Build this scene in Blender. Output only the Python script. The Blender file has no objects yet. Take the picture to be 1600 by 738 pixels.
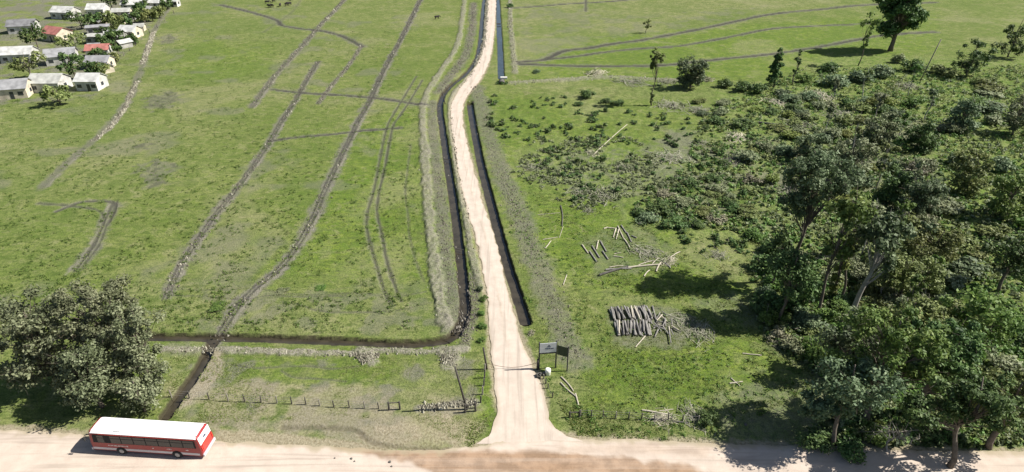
import bpy, math, random
import numpy as np
from mathutils import Vector, Matrix

S = bpy.context.scene
COL = S.collection
# ------------------------------------------------------------------ camera
F, CX, CY, HC, DEP = 1000.0, 800.0, 369.0, 56.6, math.radians(30.3)
cd = bpy.data.cameras.new('camera'); cam = bpy.data.objects.new('camera', cd); COL.objects.link(cam)
cam.location = (0, 0, HC); cam.rotation_euler = (math.radians(90) - DEP, 0, 0)
cd.sensor_width = 36.0; cd.lens = 36.0 * F / 1600.0; cd.clip_start = 0.5; cd.clip_end = 12000
S.camera = cam
# ------------------------------------------------------------------ world, sun, exposure
SUN_EL, SUN_AZ = math.radians(45), math.radians(87)          # azimuth clockwise from +Y
w = bpy.data.worlds.new('World'); S.world = w; w.use_nodes = True
nt = w.node_tree; nt.nodes.clear()
sk = nt.nodes.new('ShaderNodeTexSky'); sk.sky_type = 'NISHITA'; sk.sun_disc = False
sk.sun_elevation = SUN_EL; sk.sun_rotation = SUN_AZ; sk.altitude = 50; sk.air_density = 1.0; sk.dust_density = 1.2
bg = nt.nodes.new('ShaderNodeBackground'); bg.inputs[1].default_value = 0.05
wo = nt.nodes.new('ShaderNodeOutputWorld')
nt.links.new(sk.outputs[0], bg.inputs[0]); nt.links.new(bg.outputs[0], wo.inputs[0])
sd = bpy.data.lights.new('sun', 'SUN'); sd.energy = 4.6; sd.angle = math.radians(0.5); sd.color = (1, .955, .88)
sun = bpy.data.objects.new('sun', sd); COL.objects.link(sun)
sv = Vector((math.sin(SUN_AZ) * math.cos(SUN_EL), math.cos(SUN_AZ) * math.cos(SUN_EL), math.sin(SUN_EL)))
sun.rotation_euler = sv.to_track_quat('Z', 'Y').to_euler(); sun.location = (60, 80, 90)
S.view_settings.view_transform = 'Standard'; S.view_settings.look = 'None'
S.view_settings.exposure = 1.0; S.view_settings.gamma = 1
S.cycles.max_bounces = 6; S.cycles.transparent_max_bounces = 6

# ------------------------------------------------------------------ helpers
def G(px, py, z=0.0):
    """the world point at height z that the drone looks at through a photo pixel"""
    u = (px - CX) / F; v = (CY - py) / F
    d = (u, math.cos(DEP) + v * math.sin(DEP), -math.sin(DEP) + v * math.cos(DEP))
    t = (HC - z) / -d[2]
    return Vector((d[0] * t, d[1] * t, z))
def tall(px, py, ty):
    """height of something that stands at pixel (px,py) and reaches row ty"""
    b = G(px, py); v = (CY - ty) / F
    s = (-math.sin(DEP) + v * math.cos(DEP)) / (math.cos(DEP) + v * math.sin(DEP))
    return HC + b.y * s
def Gs(pts): return np.array([G(*p)[:2] for p in pts])

def vnoise(x, y, seed=0):
    xi = np.floor(x).astype(np.int64); yi = np.floor(y).astype(np.int64)
    fx = x - xi; fy = y - yi; fx = fx * fx * (3 - 2 * fx); fy = fy * fy * (3 - 2 * fy)
    def h(a, b):
        n = (a * 374761393 + b * 668265263 + seed * 974711) & 0xffffffff
        n = ((n ^ (n >> 13)) * 1274126177) & 0xffffffff
        return ((n ^ (n >> 16)) & 0xffff) / 65535.0
    a = h(xi, yi); b = h(xi + 1, yi); c = h(xi, yi + 1); d = h(xi + 1, yi + 1)
    return (a * (1 - fx) + b * fx) * (1 - fy) + (c * (1 - fx) + d * fx) * fy
def fbm(x, y, sc, seed=0, oc=3):
    r = 0; a = 1; t = 0
    for k in range(oc):
        r = r + a * vnoise(x / sc * 2 ** k, y / sc * 2 ** k, seed + k * 17); t += a; a *= .55
    return r / t
def smooth(e0, e1, x):
    t = np.clip((x - e0) / (e1 - e0), 0, 1); return t * t * (3 - 2 * t)

def pdist(X, Y, pts, maxd):
    """distance to a polyline, signed side offset; only filled within maxd"""
    D = np.full(X.shape, 1e3); Sg = np.zeros(X.shape)
    for (x0, y0), (x1, y1) in zip(pts[:-1], pts[1:]):
        m = (X > min(x0, x1) - maxd) & (X < max(x0, x1) + maxd) & (Y > min(y0, y1) - maxd) & (Y < max(y0, y1) + maxd)
        ix = np.nonzero(m)[0]
        if not len(ix): continue
        dx, dy = x1 - x0, y1 - y0; L = dx * dx + dy * dy + 1e-9
        qx = X[ix] - x0; qy = Y[ix] - y0
        t = np.clip((qx * dx + qy * dy) / L, 0, 1)
        d = np.hypot(qx - t * dx, qy - t * dy)
        b = d < D[ix]; j = ix[b]
        D[j] = d[b]; Sg[j] = (qx * dy - qy * dx)[b] / math.sqrt(L)
    return D, Sg
def catmull(pts, n=5):
    p = np.array(pts, float); out = []
    q = np.vstack([2 * p[0] - p[1], p, 2 * p[-1] - p[-2]])
    for i in range(1, len(q) - 2):
        for k in range(n):
            t = k / n
            out.append(.5 * (2 * q[i] + (q[i + 1] - q[i - 1]) * t + (2 * q[i - 1] - 5 * q[i] + 4 * q[i + 1] - q[i + 2]) * t * t
                             + (3 * q[i] - q[i - 1] - 3 * q[i + 1] + q[i + 2]) * t ** 3))
    out.append(q[-2]); return np.array(out)
def inside(X, Y, poly):
    r = np.zeros(X.shape, bool); n = len(poly)
    for i in range(n):
        x0, y0 = poly[i]; x1, y1 = poly[(i + 1) % n]
        c = ((y0 > Y) != (y1 > Y)) & (X < (x1 - x0) * (Y - y0) / (y1 - y0 + 1e-12) + x0)
        r ^= c
    return r
def polymask(X, Y, px, soft=.8, jit=1.0, seed=5):
    P = Gs(px); d, _ = pdist(X, Y, np.vstack([P, P[:1]]), soft * 2 + jit * 2 + 1)
    sd_ = np.where(inside(X, Y, P), np.minimum(d, 50), -np.minimum(d, 50))
    sd_ = sd_ + (fbm(X, Y, 1.6, seed) - .5) * 2 * jit
    return smooth(-soft, soft, sd_)

# ---- nodes
class N:
    def __init__(s, name):
        s.m = bpy.data.materials.new(name); s.m.use_nodes = True; s.t = s.m.node_tree; s.t.nodes.clear()
        s.out = s.t.nodes.new('ShaderNodeOutputMaterial')
        s.geo = None
    def n(s, ty, **k):
        x = s.t.nodes.new(ty)
        for a, b in k.items(): setattr(x, a, b)
        return x
    def l(s, a, b): s.t.links.new(a, b)
    def set(s, sock, v):
        if hasattr(v, 'is_output') or isinstance(v, bpy.types.NodeSocket): s.l(v, sock)
        elif isinstance(v, (tuple, list)) and len(v) == 3 and sock.type == 'RGBA': sock.default_value = (*v, 1)
        else: sock.default_value = v
    def pos(s):
        if not s.geo: s.geo = s.n('ShaderNodeNewGeometry')
        return s.geo.outputs['Position']
    def obj(s): return s.n('ShaderNodeTexCoord').outputs['Object']
    def noise(s, sc, det=3, rough=.55, vec=None, dist=0):
        x = s.n('ShaderNodeTexNoise'); s.l(vec or s.pos(), x.inputs['Vector'])
        x.inputs['Scale'].default_value = sc; x.inputs['Detail'].default_value = det
        x.inputs['Roughness'].default_value = rough; x.inputs['Distortion'].default_value = dist
        return x.outputs[0]
    def ramp(s, f, stops, mode='LINEAR'):
        x = s.n('ShaderNodeValToRGB'); s.l(f, x.inputs[0]); e = x.color_ramp.elements; x.color_ramp.interpolation = mode
        while len(e) < len(stops): e.new(.5)
        for q, (p, c) in zip(e, stops):
            q.position = p; q.color = (*c, 1) if isinstance(c, (tuple, list)) else (c, c, c, 1)
        return x.outputs[0]
    def mix(s, f, a, b, mode='MIX'):
        x = s.n('ShaderNodeMix', data_type='RGBA', blend_type=mode)
        s.set(x.inputs[0], f); s.set(x.inputs[6], a); s.set(x.inputs[7], b); return x.outputs[2]
    def math(s, op, a, b=0.0, c=None):
        x = s.n('ShaderNodeMath', operation=op); s.set(x.inputs[0], a); s.set(x.inputs[1], b)
        if c is not None: s.set(x.inputs[2], c)
        return x.outputs[0]
    def attr(s, name):
        x = s.n('ShaderNodeAttribute', attribute_name=name); return x
    def sep(s, c):
        x = s.n('ShaderNodeSeparateColor'); s.l(c, x.inputs[0]); return x.outputs
    def bump(s, h, st=.5, d=.1):
        x = s.n('ShaderNodeBump'); x.inputs['Strength'].default_value = st; x.inputs['Distance'].default_value = d
        s.l(h, x.inputs['Height']); return x.outputs[0]
    def pbr(s, col, rough=.9, spec=.2, nrm=None, metal=0):
        x = s.n('ShaderNodeBsdfPrincipled'); s.set(x.inputs['Base Color'], col); s.set(x.inputs['Roughness'], rough)
        x.inputs['Specular IOR Level'].default_value = spec; x.inputs['Metallic'].default_value = metal
        if nrm is not None: s.l(nrm, x.inputs['Normal'])
        s.l(x.outputs[0], s.out.inputs[0]); return x

def simple(name, col, rough=.7, spec=.3, var=.15, sc=3.0, bump=0, metal=0):
    a = N(name); c = a.mix(a.ramp(a.noise(sc, 4, vec=a.obj()), [(.3, 0.0), (.7, 1.0)]), tuple(v * (1 - var) for v in col), tuple(min(1, v * (1 + var)) for v in col))
    nrm = a.bump(a.noise(sc * 4, 3, vec=a.obj()), bump, .03) if bump else None
    a.pbr(c, rough, spec, nrm, metal); return a.m

def leafmat(name, dark, mid, light, trans=.22):
    a = N(name); t = a.attr('tint').outputs['Fac']
    oi = a.n('ShaderNodeObjectInfo').outputs['Random']
    c = a.ramp(t, [(0, dark), (.5, mid), (1, light)])
    hs = a.n('ShaderNodeHueSaturation'); a.l(c, hs.inputs['Color'])
    a.set(hs.inputs['Value'], a.math('MULTIPLY_ADD', oi, .35, .82)); a.set(hs.inputs['Hue'], a.math('MULTIPLY_ADD', oi, .03, .485))
    p = a.pbr(hs.outputs[0], .6, .25)
    tr = a.n('ShaderNodeBsdfTranslucent'); a.l(hs.outputs[0], tr.inputs[0])
    mx = a.n('ShaderNodeMixShader'); mx.inputs[0].default_value = trans
    a.l(p.outputs[0], mx.inputs[1]); a.l(tr.outputs[0], mx.inputs[2]); a.l(mx.outputs[0], a.out.inputs[0])
    return a.m

# ---- mesh builder
class MB:
    def __init__(s): s.v = []; s.f = []; s.mi = []; s.n = 0; s.tint = []
    def add(s, v, f, mi=0, tint=None):
        v = np.asarray(v, float).reshape(-1, 3)
        s.v.append(v); s.f.extend([tuple(i + s.n for i in q) for q in f]); s.mi.extend([mi] * len(f))
        s.tint.append(np.full(len(v), .5) if tint is None else np.broadcast_to(tint, (len(v),)))
        s.n += len(v)
    def box(s, c, d, rot=0, mi=0, tilt=None):
        M = Matrix.Rotation(rot, 3, 'Z')
        if tilt: M = M @ Matrix.Rotation(tilt, 3, 'Y')
        v = [M @ Vector((x * d[0] / 2, y * d[1] / 2, z * d[2] / 2)) + Vector(c) for z in (-1, 1) for y in (-1, 1) for x in (-1, 1)]
        s.add([tuple(p) for p in v], [(0, 2, 3, 1), (4, 5, 7, 6), (0, 1, 5, 4), (2, 6, 7, 3), (0, 4, 6, 2), (1, 3, 7, 5)], mi)
    def tube(s, pts, rad, k=6, mi=0, cap=True):
        pts = [Vector(p) for p in pts]; n = len(pts)
        if not hasattr(rad, '__len__'): rad = [rad] * n
        vs = []
        for i, p in enumerate(pts):
            t = (pts[min(i + 1, n - 1)] - pts[max(i - 1, 0)]).normalized()
            a = t.orthogonal().normalized() if abs(t.z) > .9 else t.cross(Vector((0, 0, 1))).normalized()
            b = t.cross(a)
            for j in range(k):
                an = 2 * math.pi * j / k; vs.append(tuple(p + (a * math.cos(an) + b * math.sin(an)) * rad[i]))
        fs = [(i * k + j, i * k + (j + 1) % k, (i + 1) * k + (j + 1) % k, (i + 1) * k + j) for i in range(n - 1) for j in range(k)]
        if cap: fs += [tuple(range(k - 1, -1, -1)), tuple((n - 1) * k + j for j in range(k))]
        s.add(vs, fs, mi)
    def leaves(s, cen, rad, n, size, rng, mi=0, up=.5, squash=.8, asp=1.6, lo=0., hi=1.):
        """n leaf sprays spread through each clump"""
        cen = np.asarray(cen, float); rad = np.broadcast_to(np.asarray(rad, float), (len(cen),))
        C = np.repeat(cen, n, 0); R = np.repeat(rad, n); m = len(C)
        d = rng.normal(size=(m, 3)); d /= np.linalg.norm(d, axis=1)[:, None]
        r = rng.random(m) ** .45 * (1 + .15 * rng.normal(size=m))
        P = C + d * (r * R)[:, None] * np.array([1, 1, squash])
        nn = d * .8 + rng.normal(size=(m, 3)) * .55 + np.array([0, 0, up]); nn /= np.linalg.norm(nn, axis=1)[:, None]
        a = np.cross(nn, rng.normal(size=(m, 3))); a /= np.linalg.norm(a, axis=1)[:, None] + 1e-9
        b = np.cross(nn, a); sz = size * (.55 + .9 * rng.random(m))
        a = a * (sz * asp / 2)[:, None]; b = b * (sz / 2)[:, None]
        ct = np.repeat(rng.random(len(cen)), n)
        t = np.clip(lo + (hi - lo) * (.45 * ct + .55 * rng.random(m)), 0, 1)
        V = np.stack([P - a, P - b * .9 + a * .1, P + a, P + b * .9 - a * .1], 1).reshape(-1, 3)
        F_ = (np.arange(m)[:, None] * 4 + np.arange(4) + s.n).tolist()
        s.v.append(V); s.f.extend(map(tuple, F_)); s.mi.extend([mi] * m); s.tint.append(np.repeat(t, 4)); s.n += len(V)
    def build(s, name, mats, parent=None, smooth=False, loc=None):
        me = bpy.data.meshes.new(name); V = np.vstack(s.v).astype(np.float32)
        me.vertices.add(len(V)); me.vertices.foreach_set('co', V.ravel())
        ls = np.array([len(q) for q in s.f], np.int32); me.loops.add(int(ls.sum()))
        me.loops.foreach_set('vertex_index', np.fromiter((i for q in s.f for i in q), np.int32, int(ls.sum())))
        me.polygons.add(len(ls)); st = np.concatenate([[0], np.cumsum(ls)[:-1]]).astype(np.int32)
        me.polygons.foreach_set('loop_start', st)
        if not isinstance(mats, (list, tuple)): mats = [mats]
        for m in mats: me.materials.append(m)
        me.polygons.foreach_set('material_index', np.array(s.mi, np.int32))
        me.polygons.foreach_set('use_smooth', np.full(len(ls), smooth, bool))
        at = me.attributes.new('tint', 'FLOAT', 'POINT'); at.data.foreach_set('value', np.concatenate(s.tint).astype(np.float32))
        me.update(calc_edges=True)
        o = bpy.data.objects.new(name, me); COL.objects.link(o)
        if parent: o.parent = parent
        if loc is not None: o.location = loc
        return o
def tag(o, label=None, cat=None, group=None, kind=None):
    if label: o['label'] = label
    if cat: o['category'] = cat
    if group: o['group'] = group
    if kind: o['kind'] = kind
    return o
def empty(name, loc, label, cat, group=None, rz=0):
    o = bpy.data.objects.new(name, None); COL.objects.link(o); o.location = loc; o.rotation_euler = (0, 0, rz)
    return tag(o, label, cat, group)
def kids(o): return KIDS.get(o.name, [])
KIDS = {}
def copy_tree(o, parts, loc, rz=0, sc=(1, 1, 1)):
    c = o.copy(); COL.objects.link(c); c.location = loc; c.rotation_euler = (0, 0, rz); c.scale = sc
    for p in parts:
        q = p.copy(); COL.objects.link(q); q.parent = c
    return c

# ------------------------------------------------------------------ traced features (photo pixels -> ground)
TRACKS = [  # points, half width m, strength of grey mud, strength of dark rut
    ([(545,-8),(520,20),(500,40),(470,75),(440,107),(415,138),(395,166)], 1.3, .85, .5),
    ([(497,97),(478,128),(460,160),(440,190),(418,228),(385,275),(358,310),(335,338),(312,372),(285,412),(262,460)], 1.15, .95, .7),
    ([(662,-10),(640,35),(625,65),(600,110),(578,158),(560,190),(545,222),(525,262),(505,305),(490,340),(465,385),(435,422),(400,450),(372,480),(352,510),(335,535)], 1.3, 1., .8),
    ([(565,72),(548,98),(530,120),(512,142),(498,162)], .8, .75, .3),
    ([(270,5),(245,40),(235,65),(225,95),(212,130),(200,158),(180,185),(150,216),(110,250),(70,290)], 1.1, .8, .2),
    ([(120,420),(148,385),(160,355),(172,330),(176,320)], 1.3, .9, .7),
    ([(90,330),(120,318),(150,314),(180,319),(172,345)], .5, .7, .8),
]
RUTS = [  # points, half width, strength
    ([(345,8),(395,20),(432,32),(440,40),(470,45),(500,48),(530,55),(550,64),(566,73)], .8, 1.4),
    ([(425,140),(460,144),(500,147),(550,150),(600,155),(640,161),(665,165)], .5, 1.4),
    ([(420,220),(470,214),(520,210),(560,205),(600,202),(625,200)], .42, 1.4),
    ([(650,120),(632,150),(615,178),(604,200),(592,255),(583,300),(574,330),(573,360),(582,395),(592,430),(603,462),(612,478)], .24, .85),
    ([(660,125),(640,158),(624,182),(613,200),(600,265),(591,305),(589,335),(597,370),(603,405),(612,435),(626,470)], .22, .95),
    ([(262,452),(330,453),(400,451),(440,458),(500,461),(560,458),(610,464),(665,456)], .13, .55),
    ([(262,462),(320,463),(380,468),(420,462),(470,464),(540,462)], .13, .7),
    ([(440,472),(470,477),(500,486),(560,488),(620,485),(670,474),(705,468)], .13, .6),
    ([(642,225),(637,262),(633,300),(637,335),(640,370),(650,410),(662,440)], .16, .5),
    ([(812,100),(900,103),(1000,103),(1060,100),(1100,95),(1200,85),(1270,75),(1340,62),(1380,55),(1460,50)], .8, 1.3),
    ([(850,93),(900,88),(950,81),(1000,76),(1060,72),(1130,60),(1200,46),(1270,41),(1340,38),(1400,34)], .65, 1.2),
    ([(810,97),(850,93),(880,80),(920,75),(960,68),(1000,63),(1060,52),(1120,40),(1200,23),(1280,15),(1350,8),(1460,4)], .95, 1.3),
    ([(797,13),(840,10),(890,6),(960,2),(1040,-5)], .8, 1.3),
    ([(915,-10),(915,18)], .5, .9),
    ([(360,570),(400,575),(440,573),(480,572),(520,576),(560,572)], .12, .7),
    ([(440,580),(460,590),(500,592),(540,596)], .12, .6),
    ([(470,0),(455,20),(430,38),(412,50)], .5, .35),
    ([(60,318),(110,322),(150,328),(162,342),(150,372),(120,420)], .25, .8),
]
D1 = [(757,-12),(753,30),(750,65),(744,92),(728,114),(706,132),(692,148),(687,168),(691,200),(698,250),(706,300),(713,350),(719,400),(724,450),(726,485),(720,510),(700,530),(660,536)]
D2 = [(700,530),(660,536),(620,537),(560,534),(480,531),(400,528),(330,527),(250,526),(190,525),(120,524),(40,523)]
D3 = [(734,160),(736,175),(741,205),(752,260),(765,310),(780,368),(794,418),(808,460),(822,503)]
D4 = [(777,-12),(779,30),(781,70),(783,122)]
D5 = [(336,527),(318,562),(300,590),(280,618),(258,650)]
DITCH = [(D1, .80, .85), (D2, .80, .8), (D3, .85, .9), (D4, 1.0, .6), (D5, .78, .7)]
BANKS = [  # pts, half width, height, pale strength
    ([(728,-10),(722,30),(718,58),(708,85),(690,110),(666,150),(660,185),(664,240),(667,300),(672,360),(678,410),(684,450),(690,490),(700,512)], .98, .35, .9),
    ([(742,110),(722,132),(706,152),(703,180),(710,235),(718,290),(728,340),(736,390),(745,430),(752,450)], .62, .3, .9),
    ([(762,-5),(759,40),(755,75),(742,102)], .8, .2, .7),
    ([(255,547),(330,547),(400,549),(470,552),(540,552),(600,548),(660,551),(725,547)], .62, .25, 1.1),
    ([(797,-10),(798,40),(802,80),(805,115)], .9, .2, .75),
    ([(798,130),(850,127),(900,124),(960,121),(1010,124),(1060,126)], 1.5, .35, .8),
    ([(214,128),(203,150),(194,170),(180,190),(165,205),(148,220)], .7, .0, .9),
    ([(240,50),(228,85),(222,100)], .8, .0, .5),
    ([(560,548),(572,556),(580,565)], 1.0, .25, 1.2),
    ([(690,548),(706,560),(700,572)], 1.0, .2, 1.0),
    ([(655,640),(700,634),(745,630)], .55, .1, 1.0),
]
BROWN = [  # greyish turned soil: pts, half width, strength
    ([(676,160),(676,200),(682,260),(690,330),(697,400),(704,450),(712,495),(708,520)], 1.4, .75),
    ([(745,135),(752,165),(764,210),(780,260),(800,310),(822,365),(842,420),(865,475),(885,525),(903,565)], 2.0, .7),
    ([(740,5),(737,50),(728,85),(705,118),(684,145)], 1.6, .75),
    ([(740,425),(742,470),(735,510),(722,545)], .8, .5),
    
]
# farm track: left and right edge per row
TRK = [(-14,762,776.5),(0,761.5,775.5),(25,760,774.5),(50,758,772.5),(75,754,769.5),(88,750,767),(100,746,763.5),(112,738,758),(125,728.5,751),(138,719,740),(150,711,730.5),(162,706,725),(175,703.5,722.5),(200,705,724.5),(240,711,733.5),(280,718,745),(320,727,755),(365,741.5,770.5),(410,752.5,783),(450,759,793),(490,764,803),(530,766.5,813),(550,767.5,822),(575,770,834),(600,773,844),(630,775.5,852),(655,775,858),(670,771.5,868),(682,764,886),(690,753,912),(697,739,948)]
# ------------------------------------------------------------------ ground sheet
cT, sT = math.cos(DEP), math.sin(DEP)
rows = list(np.arange(800, -14, -1.45)); ys = [G(800, p).y for p in rows]
ys = [ -60, -20, 5, 20, 30] + ys + list(np.geomspace(ys[-1] * 1.03, 6500, 26))
ys = np.array(ys); ws = np.concatenate([np.linspace(-2.6, -1.0, 14)[:-1], np.arange(-1.0, 1.0, .00155), np.linspace(1.0, 2.6, 14)[1:]])
YY, WW = np.meshgrid(ys, ws, indexing='ij')
XX = WW * (np.maximum(YY, 0) * cT + HC * sT); shp = XX.shape
X = XX.ravel(); Y = YY.ravel()
n1 = fbm(X, Y, 1.1, 3); n2 = fbm(X, Y, 5.0, 9); n3 = fbm(X, Y, 22.0, 21)
mud = np.zeros_like(X); pale = mud.copy(); wet = mud.copy(); sand = mud.copy(); lush = mud.copy(); dry = mud.copy(); dark = mud.copy()
Z = (n3 - .5) * .12 + (n1 - .5) * .05
jx = (fbm(X, Y, .9, 31) - .5)
jw = (fbm(X, Y, 3.7, 57) - .5)
def band(D, hw, soft=.5, jit=.8):
    return 1 - smooth(hw * (1 - soft), hw * (1 + soft), D + (jx * jit + jw * 1.1) * hw)
for pts, hw, s, rd in TRACKS:
    D, Sg = pdist(X, Y, Gs(catmull(pts)), hw * 3 + 1)
    b = band(D, hw, .45, 1.0) * (.6 + .6 * n1) * s; mud = np.maximum(mud, b * (.75 + .5 * fbm(X, Y, 6, 91)))
    for off in (-.12 * hw, .42 * hw):
        r = 1 - smooth(.08, .30, np.abs(Sg - off) * np.minimum(1, 95 / Y) + jx * .35)
        r = np.where(D < hw * 1.5, r, 0); dark = np.maximum(dark, r * rd); Z -= r * .09 * rd
    pl = (1 - smooth(.0, .40 * hw, np.abs(Sg + hw * .62) + jx * .9)) * (D < hw * 1.7); pale = np.maximum(pale, pl * .75 * s * smooth(.35, .6, fbm(X, Y, 5, 171)))
for pts, hw, s in RUTS:
    D, Sg = pdist(X, Y, Gs(catmull(pts)), hw * 4 + .5)
    b = band(D, hw, .5, .6) * s; dark = np.maximum(dark, b * .8); mud = np.maximum(mud, band(D, hw * 2.0, .6, 1.2) * s * .6); Z -= b * .12
for pts, hw, h, s in BANKS:
    D, Sg = pdist(X, Y, Gs(catmull(pts)), hw * 2.5 + 1)
    b = band(D, hw, .35, .9); pale = np.maximum(pale, b * s * (.5 + .7 * n1)); Z += b * h * (.3 + 1.3 * fbm(X, Y, .7, 77, 2))
for pts, hw, s in BROWN:
    D, Sg = pdist(X, Y, Gs(catmull(pts)), hw * 2.5 + 1)
    b = band(D, hw, .45, .9); mud = np.maximum(mud, b * s * (.45 + .8 * n1)); Z += b * .12 * (fbm(X, Y, .6, 78, 2))
for pts, hw, dep in DITCH:
    D, Sg = pdist(X, Y, Gs(catmull(pts)), hw * 2.4 + 1)
    b = 1 - smooth(hw * .78, hw * 1.12, D + jx * .28); Z = Z * (1 - b) - b * dep
    wet = np.maximum(wet, 1 - smooth(hw * .95, hw * 1.25, D + jx * .35))
tp = np.array([[(a[1] + a[2]) / 2, a[0]] for a in TRK]); tw = np.array([(G(a[2], a[0]) - G(a[1], a[0])).length / 2 for a in TRK])
TP = Gs(tp); roadm = np.zeros_like(X)
for i in range(len(TP) - 1):
    D, _ = pdist(X, Y, TP[i:i + 2], 9); hw = max(tw[i], tw[i + 1])
    roadm = np.maximum(roadm, 1 - smooth(hw - .1, hw + .45, D))
    if i < len(TP) - 6: sand = np.maximum(sand, (1 - smooth(hw, hw + .7, D + jx * .8)) * .9)
MR_TOP = [(-260,655),(-60,667),(60,674),(148,680),(240,685),(335,689),(420,694),(500,697),(560,701),(640,704),(700,703),(735,699),(780,690),(860,678),(920,687),(985,687),(1100,693),(1250,698),(1450,704),(1700,708),(1950,712)]
MT = Gs(MR_TOP); ytop = np.interp(X, MT[:, 0], MT[:, 1]); ybot = ytop.min() - 11.5
inr = (Y < ytop + .3) & (Y > ybot - .3); roadm = np.where(inr, 1, roadm)
sand = np.maximum(sand, (1 - smooth(.1, 1.1, Y - ytop + jx * 1.6)) * (Y > ybot) * .9)
sand = np.maximum(sand, .9 * polymask(X, Y, [(335,668),(380,672),(440,676),(520,685),(560,692),(600,705),(500,702),(335,694)], .4, .5))
sand = np.maximum(sand, .8 * polymask(X, Y, [(540,664),(640,650),(745,648),(752,668),(745,700),(600,706),(565,690)], 1.2, 1.2) * (.5 + .8 * n1))
mud = np.maximum(mud, .8 * polymask(X, Y, [(300,650),(420,655),(540,640),(640,644),(640,690),(560,690),(480,675),(340,668)], 1.2, 1.5) * (.4 + .9 * n1))
D, _ = pdist(X, Y, Gs(catmull([(440,668),(500,668),(552,672),(570,685),(590,694),(640,700),(700,702)])), 2)
wet = np.maximum(wet, (1 - smooth(.1, .5, D + jx * .4)) * .4); Z -= (1 - smooth(.1, .5, D)) * .15
sand = np.maximum(sand, .85 * polymask(X, Y, [(330,545),(350,548),(345,590),(300,630),(268,648),(285,620),(316,570)], .4, .6))
pale = np.maximum(pale, .6 * polymask(X, Y, [(255,540),(335,540),(350,560),(345,600),(290,640),(262,650),(300,590),(320,556),(258,556)], .7, .8) * n1 * 1.5)
mud = np.maximum(mud, .8 * polymask(X, Y, [(-300,-12),(272,-12),(255,25),(215,60),(190,85),(170,110),(150,150),(-300,190)], 3, 4) * smooth(.4, .55, n2))
sand = np.maximum(sand, .5 * polymask(X, Y, [(262,600),(345,596),(520,606),(700,618),(745,640),(745,650),(560,690),(330,668),(262,650)], 1, 2) * smooth(.34, .50, fbm(X, Y, 2.5, 133)))
mud = np.maximum(mud, .7 * polymask(X, Y, [(262,560),(745,560),(745,650),(300,655)], .6, 1) * smooth(.52, .66, fbm(X, Y, 3.1, 137)))
mud = np.maximum(mud, .7 * polymask(X, Y, [(950,480),(1050,478),(1110,510),(1060,545),(960,540)], .8, 1.2) * (.3 + n1))
mud = np.maximum(mud, .5 * polymask(X, Y, [(905,370),(1000,350),(1060,400),(1040,425),(930,430)], .8, 1.5) * (.1 + n1))
# condition of the grass
lush = np.maximum(lush, polymask(X, Y, [(560,200),(640,165),(655,300),(660,440),(590,455),(480,430),(420,400),(500,300)], 7, 6) * .75)
lush = np.maximum(lush, polymask(X, Y, [(830,60),(1460,20),(1460,80),(1250,110),(1090,135),(830,122)], 5, 3) * .8)
lush = np.maximum(lush, polymask(X, Y, [(770,300),(1200,340),(1180,470),(950,465),(870,430)], 3, 3) * .75)
lush = np.maximum(lush, polymask(X, Y, [(900,560),(1180,520),(1280,570),(1250,620),(1080,640),(920,640)], 2, 2) * .8)
lush = np.maximum(lush, polymask(X, Y, [(760,150),(1080,160),(1180,300),(1000,300),(800,300)], 4, 3) * .6)
lush = np.maximum(lush, polymask(X, Y, [(300,60),(430,70),(420,110),(340,130),(250,120)], 6, 5) * .6)
lush = np.maximum(lush, polymask(X, Y, [(345,560),(540,562),(700,585),(700,612),(560,606),(420,595),(345,590)], .8, 1.2) * .35)
lush = np.maximum(lush, polymask(X, Y, [(740,560),(765,580),(775,640),(770,670),(730,700),(715,690),(745,640)], .6, .4) * .8)
dry = np.maximum(dry, polymask(X, Y, [(-300,-10),(700,-10),(600,60),(420,160),(260,300),(-300,350)], 14, 8) * .45)
dry = np.maximum(dry, polymask(X, Y, [(800,-10),(1000,-10),(1330,0),(1100,30),(950,60),(810,90)], 6, 6) * .9)
mud = np.maximum(mud, .35 * polymask(X, Y, [(810,5),(1000,25),(1200,10),(1100,40),(950,62),(815,92)], 5, 6) * smooth(.42, .6, n2))
mud = np.maximum(mud, .45 * polymask(X, Y, [(262,440),(700,455),(700,520),(262,520)], 2, 3) * smooth(.50, .64, fbm(X, Y, 3.3, 211)))
mud = np.maximum(mud, .4 * polymask(X, Y, [(-300,-10),(650,-10),(655,450),(262,450),(-300,520)], 2, 3) * smooth(.60, .74, fbm(X, Y, 9.0, 223)))
dry = np.maximum(dry, polymask(X, Y, [(200,440),(700,460),(700,530),(200,525)], 2.5, 1.5) * .6)
dry = np.maximum(dry, polymask(X, Y, [(270,545),(345,556),(345,590),(700,612),(745,600),(740,645),(560,695),(330,675),(260,650)], 1, 1) * 1.0)
dry = np.maximum(dry, polymask(X, Y, [(800,130),(1452,130),(1452,500),(1250,420),(1180,330),(1050,240),(900,170)], 5, 4) * .6)
dry = np.maximum(dry, polymask(X, Y, [(850,580),(930,600),(1080,650),(1100,690),(880,680),(850,620)], 1, 1) * .7)
for q in ([(225,155),(262,143),(285,150),(268,168),(240,172)], [(205,228),(235,222),(250,232),(225,238)], [(215,265),(245,250),(275,258),(262,285),(232,292)], [(245,60),(265,54),(278,62),(260,70)]):
    m = polymask(X, Y, q, 1.0, 3.5); mud = np.maximum(mud, m * .55); dark = np.maximum(dark, m * .5 * smooth(.45, .6, n1))
mud = np.maximum(mud, .5 * polymask(X, Y, [(1100,470),(1452,420),(1500,760),(1100,690),(1130,600),(1280,590),(1180,520)], 2, 3) * (.3 + n1))
mud = np.maximum(mud, .55 * polymask(X, Y, [(1030,200),(1200,215),(1452,180),(1452,460),(1210,440),(1180,330),(980,350)], 3, 4) * (.1 + 1.1 * smooth(.4, .65, n2)))
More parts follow.
